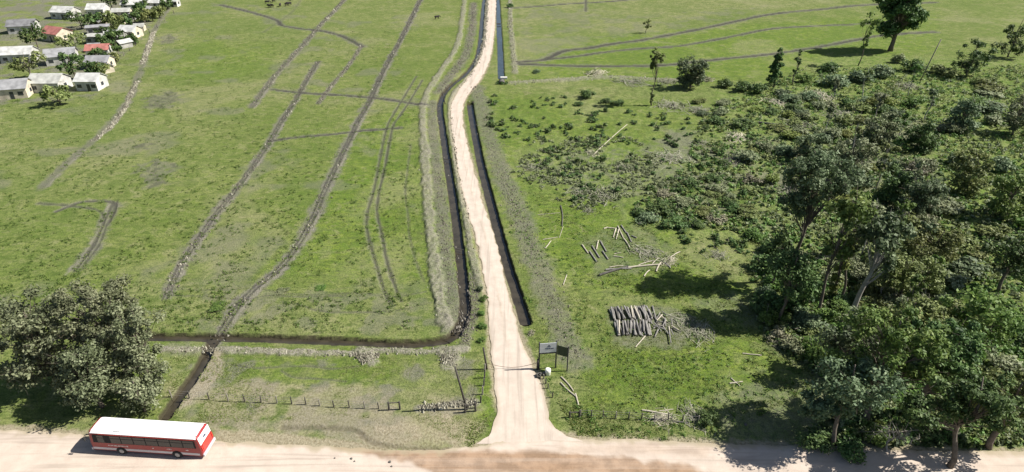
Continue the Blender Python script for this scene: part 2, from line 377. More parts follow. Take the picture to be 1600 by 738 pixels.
mud = np.maximum(mud, .5 * polymask(X, Y, [(890,230),(1080,230),(1060,290),(960,310),(830,280)], 2, 3) * smooth(.45, .6, n1))
Z = Z * (1 - roadm) - .05 * roadm
rough_r = polymask(X, Y, [(760,135),(1460,130),(1900,400),(1900,700),(1280,690),(1200,480),(980,350),(800,290)], 4, 3)
Z += rough_r * (1 - roadm) * (fbm(X, Y, 1.6, 55) - .5) * .45
gm_ = bpy.data.meshes.new('ground'); nv = len(X)
gm_.vertices.add(nv); gm_.vertices.foreach_set('co', np.stack([X, Y, Z], 1).astype(np.float32).ravel())
R_, C_ = shp; a = (np.arange(R_ - 1)[:, None] * C_ + np.arange(C_ - 1)).ravel()
q = np.stack([a, a + 1, a + C_ + 1, a + C_], 1).astype(np.int32)
gm_.loops.add(q.size); gm_.loops.foreach_set('vertex_index', q.ravel()); gm_.polygons.add(len(q))
gm_.polygons.foreach_set('loop_start', (np.arange(len(q)) * 4).astype(np.int32)); gm_.polygons.foreach_set('use_smooth', np.ones(len(q), bool))
A = gm_.color_attributes.new('soils', 'FLOAT_COLOR', 'POINT'); A.data.foreach_set('color', np.stack([mud, pale, wet, sand], 1).clip(0, 1).astype(np.float32).ravel())
B = gm_.color_attributes.new('sward', 'FLOAT_COLOR', 'POINT'); B.data.foreach_set('color', np.stack([lush, dry, dark, rough_r], 1).clip(0, 1).astype(np.float32).ravel())
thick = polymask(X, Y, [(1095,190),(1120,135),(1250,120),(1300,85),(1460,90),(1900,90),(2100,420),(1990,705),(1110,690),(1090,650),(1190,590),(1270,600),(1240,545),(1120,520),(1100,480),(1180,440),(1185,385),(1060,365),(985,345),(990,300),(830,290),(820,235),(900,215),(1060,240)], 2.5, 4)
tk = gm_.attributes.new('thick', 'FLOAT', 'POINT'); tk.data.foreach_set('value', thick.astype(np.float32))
gm_.update(calc_edges=True)
ground = bpy.data.objects.new('ground', gm_); COL.objects.link(ground); tag(ground, kind='structure')

g = N('pasture_ground')
sa = g.attr('soils'); sb = g.attr('sward'); s3 = g.sep(sa.outputs['Color']); w3 = g.sep(sb.outputs['Color'])
nf = g.noise(3.2, 4, .65); nm = g.noise(.55, 4, .6, dist=.4); nl = g.noise(.07, 4, .6); nx = g.noise(9, 3, .7); ns = g.noise(.19, 3, .6)
stretch = g.n('ShaderNodeMapping'); g.l(g.pos(), stretch.inputs[0]); stretch.inputs['Scale'].default_value = (.35, 1.1, 1)
nw = g.noise(.8, 4, .7, vec=stretch.outputs[0], dist=.8)
base = g.mix(g.ramp(nl, [(.35, 0.), (.65, 1.)]), (.108, .158, .026), (.155, .195, .048))
base = g.mix(g.ramp(nm, [(.38, 0.), (.62, 1.)]), base, g.mix(.5, base, (.21, .21, .085)))
base = g.mix(g.math('MULTIPLY', w3[1], g.ramp(ns, [(.25, .3), (.6, 1.)])), base, (.21, .22, .095))
lushm = g.math('MULTIPLY', w3[0], g.ramp(nw, [(.3, .35), (.55, 1.)]))
base = g.mix(lushm, base, g.mix(g.ramp(nm, [(.4, 0.), (.6, 1.)]), (.082, .155, .010), (.15, .215, .018)))
nq = g.noise(1.35, 5, .7, vec=stretch.outputs[0], dist=.6); nr = g.noise(.32, 5, .65, dist=1.0)
base = g.mix(g.ramp(nr, [(.42, .7), (.52, 0.)]), base, g.mix(.55, base, (.06, .095, .022)))
base = g.mix(g.ramp(nr, [(.54, 0.), (.66, .6)]), base, (.235, .225, .12))
base = g.mix(g.ramp(nq, [(.38, .8), (.50, 0.)]), base, (.058, .088, .018))
base = g.mix(g.ramp(nf, [(.36, .8), (.50, 0.)]), base, (.050, .078, .018))
ngt = g.noise(1.1, 5, .75, dist=1.2); ngu = g.noise(.45, 4, .7, dist=.8); nbig = g.noise(.035, 4, .6, dist=.8)
base = g.mix(g.ramp(nbig, [(.40, .6), (.50, 0.)]), base, g.mix(.5, base, (.07, .12, .02)))
base = g.mix(g.ramp(nbig, [(.52, 0.), (.64, .7)]), base, g.mix(.5, base, (.24, .225, .13)))
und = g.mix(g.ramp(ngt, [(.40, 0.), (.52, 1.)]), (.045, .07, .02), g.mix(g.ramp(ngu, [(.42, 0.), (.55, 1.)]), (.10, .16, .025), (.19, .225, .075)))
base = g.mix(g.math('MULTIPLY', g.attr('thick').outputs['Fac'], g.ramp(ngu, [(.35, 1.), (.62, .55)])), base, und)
nt_ = g.noise(2.2, 5, .75, dist=1.5); base = g.mix(g.ramp(nt_, [(.40, .75), (.47, 0.)]), base, (.045, .072, .016))
base = g.mix(g.ramp(nx, [(.56, 0.), (.72, .6)]), base, (.27, .26, .14))
base = g.mix(g.ramp(nw, [(.58, 0.), (.72, .45)]), base, (.19, .175, .10))
dk = g.ramp(nf, [(.35, .6), (.6, 1.)])
c = g.mix(g.math('MULTIPLY', s3[0], g.ramp(nf, [(.28, .45), (.55, 1.)])), base, g.mix(g.ramp(nx, [(.4, 0.), (.6, 1.)]), (.085, .08, .07), (.19, .178, .15)))
c = g.mix(sa.outputs['Alpha'], c, g.mix(g.ramp(nf, [(.35, 0.), (.6, 1.)]), (.20, .165, .105), (.32, .28, .20)))
c = g.mix(g.math('MULTIPLY', s3[1], g.ramp(nf, [(.35, .25), (.52, 1.)])), c, g.mix(g.ramp(nx, [(.4, 0.), (.62, 1.)]), (.12, .11, .085), (.31, .29, .235)))
c = g.mix(g.math('MULTIPLY', w3[2], dk), c, (.045, .043, .038))
c = g.mix(g.math('MULTIPLY', s3[2], .93), c, (.042, .034, .024))
hh = g.math('ADD', g.math('MULTIPLY', nf, .6), g.math('MULTIPLY', nx, .4))
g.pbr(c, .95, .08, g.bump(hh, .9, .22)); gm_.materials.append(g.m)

def attr_mesh(name, V, faces, mat, attr=None, kind='structure'):
    me = bpy.data.meshes.new(name); me.from_pydata(V, [], faces); me.materials.append(mat)
    for k, vals in (attr or {}).items():
        t = me.attributes.new(k, 'FLOAT', 'POINT'); t.data.foreach_set('value', np.asarray(vals, np.float32))
    o = bpy.data.objects.new(name, me); COL.objects.link(o); tag(o, kind=kind)
    me.polygons.foreach_set('use_smooth', np.ones(len(me.polygons), bool)); return o

# ------------------------------------------------------------------ roads
def roadmat(name, a1, a2, brown, bank):
    r = N(name); n_ = r.noise(.5, 5, .65); f_ = r.noise(5, 4, .7); st = r.n('ShaderNodeMapping'); r.l(r.pos(), st.inputs[0])
    st.inputs['Scale'].default_value = bank; lines = r.noise(1.0, 4, .6, vec=st.outputs[0], dist=.5)
    c = r.mix(r.ramp(n_, [(.35, 0.), (.65, 1.)]), a1, a2)
    c = r.mix(r.ramp(lines, [(.52, 0.), (.70, .75)]), c, tuple(v * .72 for v in a1))
    c = r.mix(r.ramp(f_, [(.6, 0.), (.75, .35)]), c, (.27, .23, .18))
    m = r.attr('mud').outputs['Fac']; e = r.attr('edge').outputs['Fac']
    c = r.mix(r.math('MULTIPLY', m, r.ramp(lines, [(.3, .65), (.6, 1.)])), c, r.mix(r.ramp(n_, [(.4, 0.), (.6, 1.)]), brown, tuple(v * 1.45 for v in brown)))
    c = r.mix(e, c, (.30, .255, .17))
    r.pbr(c, .95, .1, r.bump(f_, .5, .04)); return r.m
RM1 = roadmat('road_dust', (.425, .355, .295), (.50, .425, .355), (.215, .145, .095), (.06, 1.3, 1))
RM2 = roadmat('track_gravel', (.425, .36, .30), (.50, .43, .36), (.22, .17, .12), (1.6, .05, 1))
xs = np.arange(MT[0, 0] + 1, MT[-1, 0] - 1, .22); yt = np.interp(xs, MT[:, 0], MT[:, 1]) + (fbm(xs, xs * 0, 1.3, 4) - .5) * .55
M_ = 48; tt = np.linspace(0, 1, M_); xx = np.repeat(xs[:, None], M_, 1)
yb_ = ybot + (fbm(xs, xs * 0 + 9, 2, 6) - .5) * .8; yy = yt[:, None] + (yb_ - yt)[:, None] * tt
zz = .02 + (fbm(xx, yy, 1.7, 8) - .5) * .03 - .03 * np.exp(-((tt * 12 - .2) / .3) ** 2)
mudm = polymask(xx.ravel(), yy.ravel(), [(520,697),(560,699),(640,702),(740,703),(800,705),(850,704),(900,712),(975,715),(1010,722),(1060,726),(1120,745),(1120,790),(760,790),(690,742),(645,727),(590,713)], .35, .6)
mudm = np.maximum(mudm, .35 * polymask(xx.ravel(), yy.ravel(), [(870,700),(1000,694),(1110,700),(1100,712),(980,708),(880,708)], .5, .6))
edge = (1 - smooth(0, .9, (yt[:, None] - yy) + (fbm(xx, yy, .9, 14) - .5) * 1.2)).ravel() * .8
V = np.stack([xx.ravel(), yy.ravel(), zz.ravel()], 1); nX = len(xs)
Fq = [(i * M_ + j, i * M_ + j + 1, (i + 1) * M_ + j + 1, (i + 1) * M_ + j) for i in range(nX - 1) for j in range(M_ - 1)]
attr_mesh('dirt_road', V.tolist(), Fq, RM1, {'mud': mudm, 'edge': edge})
# farm track ribbon
rr = []
for (y0, l0, r0), (y1, l1, r1) in zip(TRK[:-1], TRK[1:]):
    A0, A1, B0, B1 = G(l0, y0), G(l1, y1), G(r0, y0), G(r1, y1); n_ = max(2, int((A1 - A0).length / .45))
    for k in range(n_): t = k / n_; rr.append((A0.lerp(A1, t), B0.lerp(B1, t), y0 + (y1 - y0) * t))
far = [(Vector((a_.x, a_.y, 0)), Vector((b_.x, b_.y, 0)), -50) for a_, b_ in ((rr[0][0] + Vector((-2 - k * 5, 60 * k, 0)), rr[0][1] + Vector((-2 - k * 5, 60 * k, 0))) for k in (3, 2, 1))]
rr = far + rr; KC = 13; V = []; mv = []; ev = []
for i, (l_, r_, py) in enumerate(rr):
    ax = np.array([[l_.x, l_.y]]);
    wl = (fbm(np.array([l_.x]), np.array([l_.y]), 1.5, 61)[0] - .5) * .8; wr = (fbm(np.array([r_.x]), np.array([r_.y]), 1.5, 62)[0] - .5) * .8
    if py > 694: wl = wr = 0
    d = (r_ - l_).normalized(); L0 = l_ - d * wl; R0 = r_ + d * wr
    for k in range(KC):
        t = k / (KC - 1); p = L0.lerp(R0, t); z = .034 + .05 * (1 - (2 * t - 1) ** 2) - .025 * (math.exp(-((t - .28) / .08) ** 2) + math.exp(-((t - .72) / .08) ** 2))
        if py > 660: z = .034 + (z - .034) * max(0, (700 - py) / 40) - .07 * max(0, min(1, (py - 683) / 13))
        V.append((p.x, p.y, z)); mv.append(.55 * math.exp(-((t - .52) / .05) ** 2) * max(0, min(1, (600 - py) / 80)) * (vnoise(np.array([p.y / 3]), np.array([1.0]), 3)[0]))
        ev.append(max(0, 1 - min(t, 1 - t) * 14) * .6 * max(0, min(1, (682 - py) / 20)))
Fq = [(i * KC + k, (i + 1) * KC + k, (i + 1) * KC + k + 1, i * KC + k + 1) for i in range(len(rr) - 1) for k in range(KC - 1)]
attr_mesh('farm_track', V, Fq, RM2, {'mud': mv, 'edge': ev})

# ------------------------------------------------------------------ water in the ditches
def watermat(name, col, rough):
    a = N(name); a.pbr(a.mix(a.ramp(a.noise(.6, 3), [(.4, 0.), (.6, 1.)]), col, tuple(v * 1.5 for v in col)), rough, .5, a.bump(a.noise(2.5, 2), .12, .05)); return a.m
WM1 = watermat('brown_water', (.034, .029, .020), .18); WM2 = watermat('canal_water', (.03, .04, .045), .06)
def ribbon(name, pts, hw, z, mat, ext=None):
    P = Gs(catmull(pts)); V = []
    if ext is not None: P = np.vstack([P[0] + np.array(ext), P])
    for i, p in enumerate(P):
        t = P[min(i + 1, len(P) - 1)] - P[max(i - 1, 0)]; t = t / np.hypot(*t); n_ = np.array([t[1], -t[0]]) * hw
        V += [(p[0] - n_[0], p[1] - n_[1], z), (p[0] + n_[0], p[1] + n_[1], z)]
    return attr_mesh(name, V, [(2 * i, 2 * i + 1, 2 * i + 3, 2 * i + 2) for i in range(len(P) - 1)], mat)
ribbon('ditch_water', D1[:-1], 1.0, -.55, WM1); ribbon('ditch_water', D2, .75, -.60, WM1)
ribbon('gully_water', D5, .6, -.63, WM1); ribbon('ditch_water', D3, 1.0, -.62, WM1)
ribbon('canal_water', D4, 1.25, -.30, WM2)

# ------------------------------------------------------------------ soil clods and grass tufts (uncountable)
rng = np.random.default_rng(11)
def along(pts, hw, n):
    P = Gs(catmull(pts)); seg = np.hypot(*(P[1:] - P[:-1]).T)
    mid = (P[1:, 1] + P[:-1, 1]) / 2; wgt = seg * np.minimum(1, (90 / mid)) ** 1.0
    i = rng.choice(len(seg), n, p=wgt / wgt.sum()); t = rng.random(n)[:, None]
    d = (P[i + 1] - P[i]) / seg[i][:, None]; nrm = np.stack([d[:, 1], -d[:, 0]], 1)
    return P[i] * (1 - t) + P[i + 1] * t + nrm * (rng.normal(size=n) * hw * .5)[:, None]
def clods(name, pts2, size, mat, label, zoff=.1):
    n = len(pts2); base_ = np.array([(1, 0, 0), (.3, .95, 0), (-.8, .6, 0), (-.8, -.6, 0), (.3, -.95, 0), (.15, .1, .8)])
    sz = size * (.4 + rng.random(n) ** 2 * 1.4) * np.maximum(1, pts2[:, 1] / 150); an = rng.random(n) * 6.28
    c_, s_ = np.cos(an), np.sin(an); jit = 1 + .35 * (rng.random((n, 6, 3)) - .5)
    b = base_[None] * jit; x = b[:, :, 0] * c_[:, None] - b[:, :, 1] * s_[:, None]; y = b[:, :, 0] * s_[:, None] + b[:, :, 1] * c_[:, None]
    V = np.stack([pts2[:, 0, None] + x * sz[:, None], pts2[:, 1, None] + y * sz[:, None], zoff + b[:, :, 2] * sz[:, None] * .9], 2)
    V[:, :5, 2] -= zoff + .05
    m = MB(); f = np.array([(0, 1, 5), (1, 2, 5), (2, 3, 5), (3, 4, 5), (4, 0, 5)])
    F_ = (np.arange(n)[:, None, None] * 6 + f).reshape(-1, 3).tolist(); m.add(V.reshape(-1, 3), F_, 0, np.repeat(rng.random(n), 6))
    o = m.build(name, mat); tag(o, label, 'soil', kind='stuff'); return o
def tintmat(name, stops, rough=.9):
    a = N(name); a.pbr(a.ramp(a.attr('tint').outputs['Fac'], stops), rough, .1); return a.m
CL1 = tintmat('pale_clod', [(0, (.09, .08, .06)), (.45, (.21, .195, .15)), (1, (.44, .42, .33))])
CL2 = tintmat('brown_clod', [(0, (.07, .062, .05)), (.5, (.15, .135, .11)), (1, (.26, .24, .20))])
pp = np.vstack([along(b[0], b[1], int(800 * b[1] / .8)) for b in BANKS] + [along(t[0], t[1], 90) for t in TRACKS[:4]])
clods('soil_clods', pp, .15, CL1, 'pale clods of dug soil heaped in strips beside the ditches', .22)
pp = np.vstack([along(b[0], b[1], int(2000 * b[1] / 1.5)) for b in BROWN] + [along(t[0], t[1], 450) for t in TRACKS[:4]])
clods('mud_clods', pp, .12, CL2, 'grey brown lumps of turned mud along ditch banks and wheel tracks', .12)

def offditch(x, y):
    k = np.ones(len(x), bool)
    for pts_, hw_, _ in DITCH: k &= pdist(x, y, Gs(catmull(pts_)), hw_ * 2)[0] > hw_ * 1.15
    k &= pdist(x, y, TP, 9)[0] > 3.2
    return k
GR = leafmat('grass_blades', (.10, .15, .02), (.19, .23, .06), (.36, .35, .18), .4)
def grass(name, poly, n, size, label, seed, lo=0., hi=1., clump=5):
    r = np.random.default_rng(seed); P = Gs(poly); lo_, hi_ = P.min(0), P.max(0); pts = np.zeros((0, 2))
    while len(pts) < n:
        y = 1 / (1 / lo_[1] + r.random(n * 2) * (1 / hi_[1] - 1 / lo_[1])); x = lo_[0] + r.random(n * 2) * (hi_[0] - lo_[0])
        k = inside(x, y, P) & (fbm(x, y, 3.5, seed) > .40 + .2 * r.random(len(x))) & offditch(x, y); pts = np.vstack([pts, np.stack([x, y], 1)[k]])
    pts = pts[:n]; sz = size * (.5 + r.random(n)) * np.maximum(1, pts[:, 1] / 120)
    m = MB(); V = []; T = []
    for k in range(clump):
        an = r.random(n) * 6.28; le = .3 + .5 * r.random(n); b = pts + (r.random((n, 2)) - .5) * sz[:, None]
        dx, dy = np.cos(an), np.sin(an); wd = sz * .22
        v = np.stack([np.stack([b[:, 0] - dy * wd, b[:, 1] + dx * wd, np.full(n, -.05)], 1), np.stack([b[:, 0] + dy * wd, b[:, 1] - dx * wd, np.full(n, -.05)], 1),
                      np.stack([b[:, 0] + dx * sz * le, b[:, 1] + dy * sz * le, sz * (.22 + .3 * r.random(n))], 1)], 1)
        V.append(v); T.append(np.repeat(lo + (hi - lo) * r.random(n), 3))
    V = np.concatenate(V).reshape(-1, 3); m.add(V, (np.arange(len(V) // 3)[:, None] * 3 + np.arange(3)).tolist(), 0, np.concatenate(T))
    tag(m.build(name, GR), label, 'grass', kind='stuff')
grass('grass', [(262,560),(345,548),(600,556),(700,570),(762,560),(768,660),(735,700),(640,650),(300,665),(262,640)], 5000, .20, 'rough tussocky grass on the verge between lower ditch and road', 1)
grass('grass', [(790,300),(1200,300),(1230,480),(1290,600),(1100,690),(900,680),(850,590),(800,430)], 14000, .24, 'bright grass of the clearing around the log piles', 2, 0, .8)
grass('grass', [(-120,380),(690,300),(700,525),(-120,515)], 11000, .17, 'short pasture grass at the near end of the left field', 3, .1, .8)
# ------------------------------------------------------------------ plant materials
BARK = simple('bark', (.13, .11, .09), .9, .1, .3, 2.0, .4)
BARKP = simple('pale_bark', (.30, .28, .25), .85, .1, .3, 2.0, .3)
TWIG = simple('dry_twig', (.25, .23, .20), .9, .1, .3, 2.0)
L_EUC = leafmat('eucalypt_leaf', (.045, .068, .028), (.10, .14, .062), (.21, .25, .14))
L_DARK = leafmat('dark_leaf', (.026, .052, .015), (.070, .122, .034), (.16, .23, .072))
L_LIT = leafmat('fresh_leaf', (.045, .095, .018), (.12, .20, .045), (.24, .32, .09), .3)
L_OLIVE = leafmat('olive_leaf', (.065, .085, .025), (.150, .182, .055), (.29, .32, .12))
L_GREY = leafmat('grey_leaf', (.070, .090, .040), (.165, .195, .095), (.32, .34, .20))
L_BLUE = leafmat('bluish_leaf', (.040, .065, .032), (.11, .155, .075), (.24, .29, .16))
L_DRY = leafmat('withered_leaf', (.085, .08, .05), (.185, .175, .11), (.33, .31, .21), .1)
L_YEL = leafmat('yellow_green_leaf', (.08, .10, .02), (.17, .21, .05), (.28, .31, .10), .3)
L_WIL = leafmat('willow_leaf', (.06, .072, .032), (.145, .16, .085), (.29, .30, .18))
L_WILG = leafmat('green_willow_leaf', (.06, .075, .03), (.13, .155, .08), (.25, .275, .16))
GR2 = leafmat('weed_leaf', (.04, .07, .012), (.08, .13, .022), (.15, .20, .05))
LM = dict(euc=L_EUC, dark=L_DARK, lit=L_LIT, olive=L_OLIVE, grey=L_GREY, blue=L_BLUE, dry=L_DRY, yel=L_YEL)

def tree(name, label, px, py, H, crowns, mat, seed, bark=BARK, r0=.3, leaf=.34, nl=110, lean=(0, 0), cat='tree', group=None, trunk_h=.9, up=.5, cr=(.7, 1.5), twigs=2, z0=0):
    """crowns: list of (dx, dy, z, rx, ry, rz, clumps) relative to the trunk foot"""
    r = np.random.default_rng(seed); b = G(px, py)
    root = empty(name, (b.x, b.y, z0), label, cat, group)
    if name == 'bushy_tree':
        c0 = crowns[0]; crowns = list(crowns) + [(0, 0, H * .26, c0[3] * .95, c0[4] * .9, H * .17, int(c0[6] * .8))]; nl = int(nl * 1.4); leaf *= .85
    t = MB(); top = H * trunk_h; n = 9
    wx, wy = r.normal() * .25, r.normal() * .25
    spine = [Vector((lean[0] * (k / n) ** 1.3 + wx * math.sin(k * .9), lean[1] * (k / n) ** 1.3 + wy * math.sin(k * 1.1 + 1), -.3 + (top + .3) * k / n)) for k in range(n + 1)]
    t.tube(spine, [r0 * (1.25 if k == 0 else 1) * (1 - .85 * k / n) + .02 for k in range(n + 1)], 8)
    l = MB()
    for dx, dy, z, rx, ry, rz, nc in crowns:
        d = r.normal(size=(nc, 3)); d /= np.linalg.norm(d, axis=1)[:, None]; q = r.random(nc) ** .4
        C = np.array([dx, dy, z]) + d * q[:, None] * np.array([rx, ry, rz]); C[:, 2] = np.maximum(C[:, 2], .5)
        rad = r.uniform(*cr, nc) * min(1.0, .35 + rx / 5)
        l.leaves(C, rad, nl, leaf, r, up=up)
        for c, rd in list(zip(C, rad))[::max(1, int(1))]:
            fz = max(.15, min(.93, (c[2] * .62) / max(top, 1)))
            k = fz * n; i = int(k); s0 = spine[i].lerp(spine[min(i + 1, n)], k - i)
            c = Vector(c); mid = s0.lerp(c, .5) + Vector((r.normal() * .25, r.normal() * .25, .3))
            w_ = max(.03, r0 * .32 * (1 - fz * .6)); t.tube([s0, mid, c], [w_, w_ * .65, .02], 5, cap=False)
            for _ in range(twigs):
                e = c + Vector(r.normal(size=3)) * rd * .8; t.tube([c, e], [.03, .012], 3, cap=False)
    t.build('trunk', bark, root, True); l.build('crown', mat, root)
    return root

# --- the tall gum trees in the clump
g_e = 'tall gum trees in the clump right of the log stack'
tree('gum_tree', 'tallest dark gum tree with broad grey-green crown at the left of the clump', 1234, 440, 21, [(.6,0,18.4,5.0,4.2,3.0,40), (-2.2,-.5,14.5,2.6,2.4,1.9,11), (4.5,1,15.5,2.4,2.4,1.6,9), (-2.5,0,19.5,2.2,2,1.4,8)], L_EUC, 41, r0=.33, leaf=.25, group=g_e, nl=190)
tree('gum_tree', 'gum tree with straight dark trunk and thin green crown second in the clump', 1275, 492, 19.5, [(.6,0,17,3.0,2.8,2.4,18), (.2,0,12,2.1,1.9,1.8,12)], L_LIT, 42, r0=.24, group=g_e, nl=80)
tree('vine_covered_tree', 'slender tree wrapped in yellow-green creeper between two dark gum trunks', 1298, 468, 12.5, [(0,0,9.5,1.3,1.3,1.8,9), (0,0,6,.7,.7,2.6,10), (0,0,2.6,.8,.8,1.8,8)], L_YEL, 43, r0=.2, nl=90, cr=(.5,.8))
tree('gum_tree', 'gum tree with bare leaning trunk and small tuft of crown behind the creeper', 1311, 470, 13.5, [(-.6,0,12.4,2.0,2.0,1.5,12), (-.3,0,9.2,1.0,1,1.0,5)], L_EUC, 44, r0=.22, lean=(-.7,0), group=g_e, nl=80)
tree('gum_tree', 'gum tree with thick pale bent trunk and compact dark crown at right of the clump', 1326, 505, 17, [(1.6,.3,14.8,3.1,2.8,2.0,24), (2.6,0,10.6,1.4,1.4,1.0,6)], L_EUC, 45, bark=BARKP, r0=.40, lean=(1.5,.3), group=g_e, nl=90)
tree('gum_tree', 'thin gum sapling leaning over the dark hollow left of the clump', 1206, 452, 9.5, [(0,0,8,1.8,1.8,1.8,12), (0,0,5,1.5,1.5,1.4,8)], L_DARK, 46, r0=.14, group=g_e, nl=80)
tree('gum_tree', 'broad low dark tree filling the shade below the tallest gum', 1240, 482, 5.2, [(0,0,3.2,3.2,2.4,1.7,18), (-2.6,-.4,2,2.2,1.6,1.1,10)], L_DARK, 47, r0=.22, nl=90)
tree('gum_tree', 'dark gum tree added to cast shade, low in front of the tallest one', 1218, 505, 12.5, [(0,0,9.6,3.0,2.6,2.0,22), (.4,0,6,1.8,1.8,1.4,8)], L_DARK, 48, r0=.2, leaf=.24, group=g_e, nl=150)  # extra tree, added to extend the clump's shadow to the left
WZ = [((1290,205),(1330,235),(1365,190),(1405,215),(1445,190),(1345,150),(1300,160),(1418,150)), ((1232,300),(1345,400),(1392,385),(1430,410),(1368,300),(1415,320),(1290,330)), ((1372,470),(1412,500),(1448,520),(1352,545),(1395,535),(1440,460))]
WL = ['thin wispy tree rising from the upper thicket', 'thin wispy tree rising from the middle thicket around the gum clump', 'thin wispy tree rising from the right thicket below the olive trees']
for zi, zz_ in enumerate(WZ):
    for i, (px, py) in enumerate(zz_):
        h = (8, 9.5, 7)[zi] * (.8 + .45 * ((i * 37) % 10) / 10); ms = (L_EUC, L_OLIVE, L_GREY, L_LIT)[(i + zi) % 4]
        tree('slender_tree', WL[zi], px, py, h, [(0,0,h*.82,h*.15,h*.13,h*.15,9), (.2,0,h*.55,h*.11,h*.1,h*.14,5)], ms, 600 + zi * 20 + i, bark=BARKP, r0=.12, leaf=.26, nl=70, cr=(.5,.95), group='wispy trees in the thicket, ' + ('upper', 'middle', 'right')[zi])
# near broad trees at the lower right
g_n = 'broad leafy trees at the lower right beside the road'
tree('leafy_tree', 'big leafy tree with bright green clumps overhanging the dark verge at lower right', 1352, 655, 16, [(0,0,12.2,5.6,4.6,3.2,44), (-4.2,-.5,8.6,2.6,2.2,1.6,13), (3.2,-1.5,8.6,2.8,2.2,1.8,13)], L_LIT, 51, r0=.34, leaf=.23, group=g_n, nl=180, cr=(.55, 1.25))
tree('leafy_tree', 'pale leafy tree at the road verge left of the big bright one', 1300, 692, 12.5, [(0,0,9.0,4.2,3.4,2.6,30), (-3.3,-.3,6.4,2.0,1.8,1.3,9)], L_BLUE, 62, r0=.26, leaf=.24, group=g_n, nl=200)
tree('leafy_tree', 'rounded leafy tree right of the bright one near the frame edge', 1432, 645, 14, [(0,0,10.2,4.6,4,3,36), (2.5,-1.5,6,2.4,2,1.6,10)], L_DARK, 52, r0=.32, leaf=.24, group=g_n, nl=170, cr=(.55, 1.2))
tree('leafy_tree', 'pale green leafy tree behind the bright one and below the gum clump', 1312, 585, 9, [(0,0,6.4,3.8,3.2,2.5,28)], L_BLUE, 53, r0=.22, leaf=.24, group=g_n, nl=190)
tree('leafy_tree', 'olive leafy tree standing behind the rounded one near the right edge', 1400, 560, 10, [(0,0,7,4.2,3.6,2.8,30)], L_OLIVE, 54, r0=.26, leaf=.25, group=g_n, nl=190)
tree('leafy_tree', 'dark leafy tree at the road corner at lower right shading the road', 1478, 722, 13, [(0,0,9.6,5,3.4,2.6,36), (-5.0,-.3,8.0,2.6,2.0,1.5,14)], L_DARK, 55, r0=.3, leaf=.24, group=g_n, nl=150, cr=(.55, 1.2))
tree('leafy_tree', 'tall leafy tree at the far lower right corner over the road verge', 1545, 700, 11, [(0,0,7.5,4.8,4,3,36)], L_OLIVE, 56, r0=.34, leaf=.24, group=g_n, nl=150, cr=(.55, 1.2))
tree('leafy_tree', 'green leafy tree at the right margin level with the gum clump', 1505, 560, 11, [(0,0,7.5,4.6,4,3,34)], L_LIT, 57, r0=.3, group=g_n, nl=90)
tree('leafy_tree', 'wide olive thicket tree right of the bent gum trunk', 1405, 468, 8, [(0,0,5,4.6,4,2.6,34)], L_OLIVE, 58, r0=.22, leaf=.24, nl=180)
tree('leafy_tree', 'wide olive tree behind the thicket at the right edge', 1450, 425, 8.5, [(0,0,5.2,4.2,3.8,2.6,28)], L_OLIVE, 59, r0=.24, leaf=.24, nl=170)
tree('leafy_tree', 'dark tree beyond the right edge beside the olive thicket', 1560, 455, 10, [(0,0,7,4.6,4,3,28)], L_DARK, 60, r0=.26, nl=80)
tree('bare_tree', 'dead grey tree with bare twisted branches in the shade at lower right', 1385, 702, 3.6, [(0,0,2.6,2.2,1.2,.8,10), (1.9,0,2.2,1.2,.8,.6,5)], L_DRY, 61, bark=BARKP, r0=.12, leaf=.12, nl=6, twigs=5)
# --- left clump behind the bus
g_l = 'grey-leaved trees behind the bus at the left edge'
tree('willow_tree', 'tall grey-leaved tree at the left edge, its top against the pasture', 200, 590, 15.2, [(0,0,11.2,5.2,4.2,3.8,50), (-.5,-1,5.5,5.0,3.2,3.4,38)], L_WIL, 71, r0=.34, leaf=.19, group=g_l, nl=210, cr=(.5, 1.15))
tree('willow_tree', 'grey-leaved tree right of the tall one with drooping foliage beside the brown gully', 241, 608, 12.0, [(-.3,0,9.6,3.5,3.2,3.2,38), (-.2,-.6,4.4,3.4,2.4,3.2,36)], L_WIL, 72, r0=.26, leaf=.19, group=g_l, nl=190, cr=(.5, 1.1))
tree('willow_tree', 'pale green drooping tree at the left edge just above the bus roof', 160, 637, 9.6, [(0,0,6.4,3.4,2.8,3.2,36), (-.5,0,3,3,2,2,16)], L_WILG, 73, r0=.24, leaf=.22, group=g_l, nl=170)
tree('willow_tree', 'small bushy grey tree at the foot of the gully behind the bus', 226, 643, 5.4, [(0,0,2.9,2.6,1.6,1.9,24)], L_WIL, 74, r0=.16, leaf=.2, group=g_l, nl=160)
tree('willow_tree', 'wide grey-leaved tree beyond the left edge beside the tall one', 95, 600, 12.5, [(0,0,9.2,5.2,4,4.2,56), (0,-1,4,4.6,3,3,26)], L_WIL, 75, r0=.34, leaf=.25, nl=130)
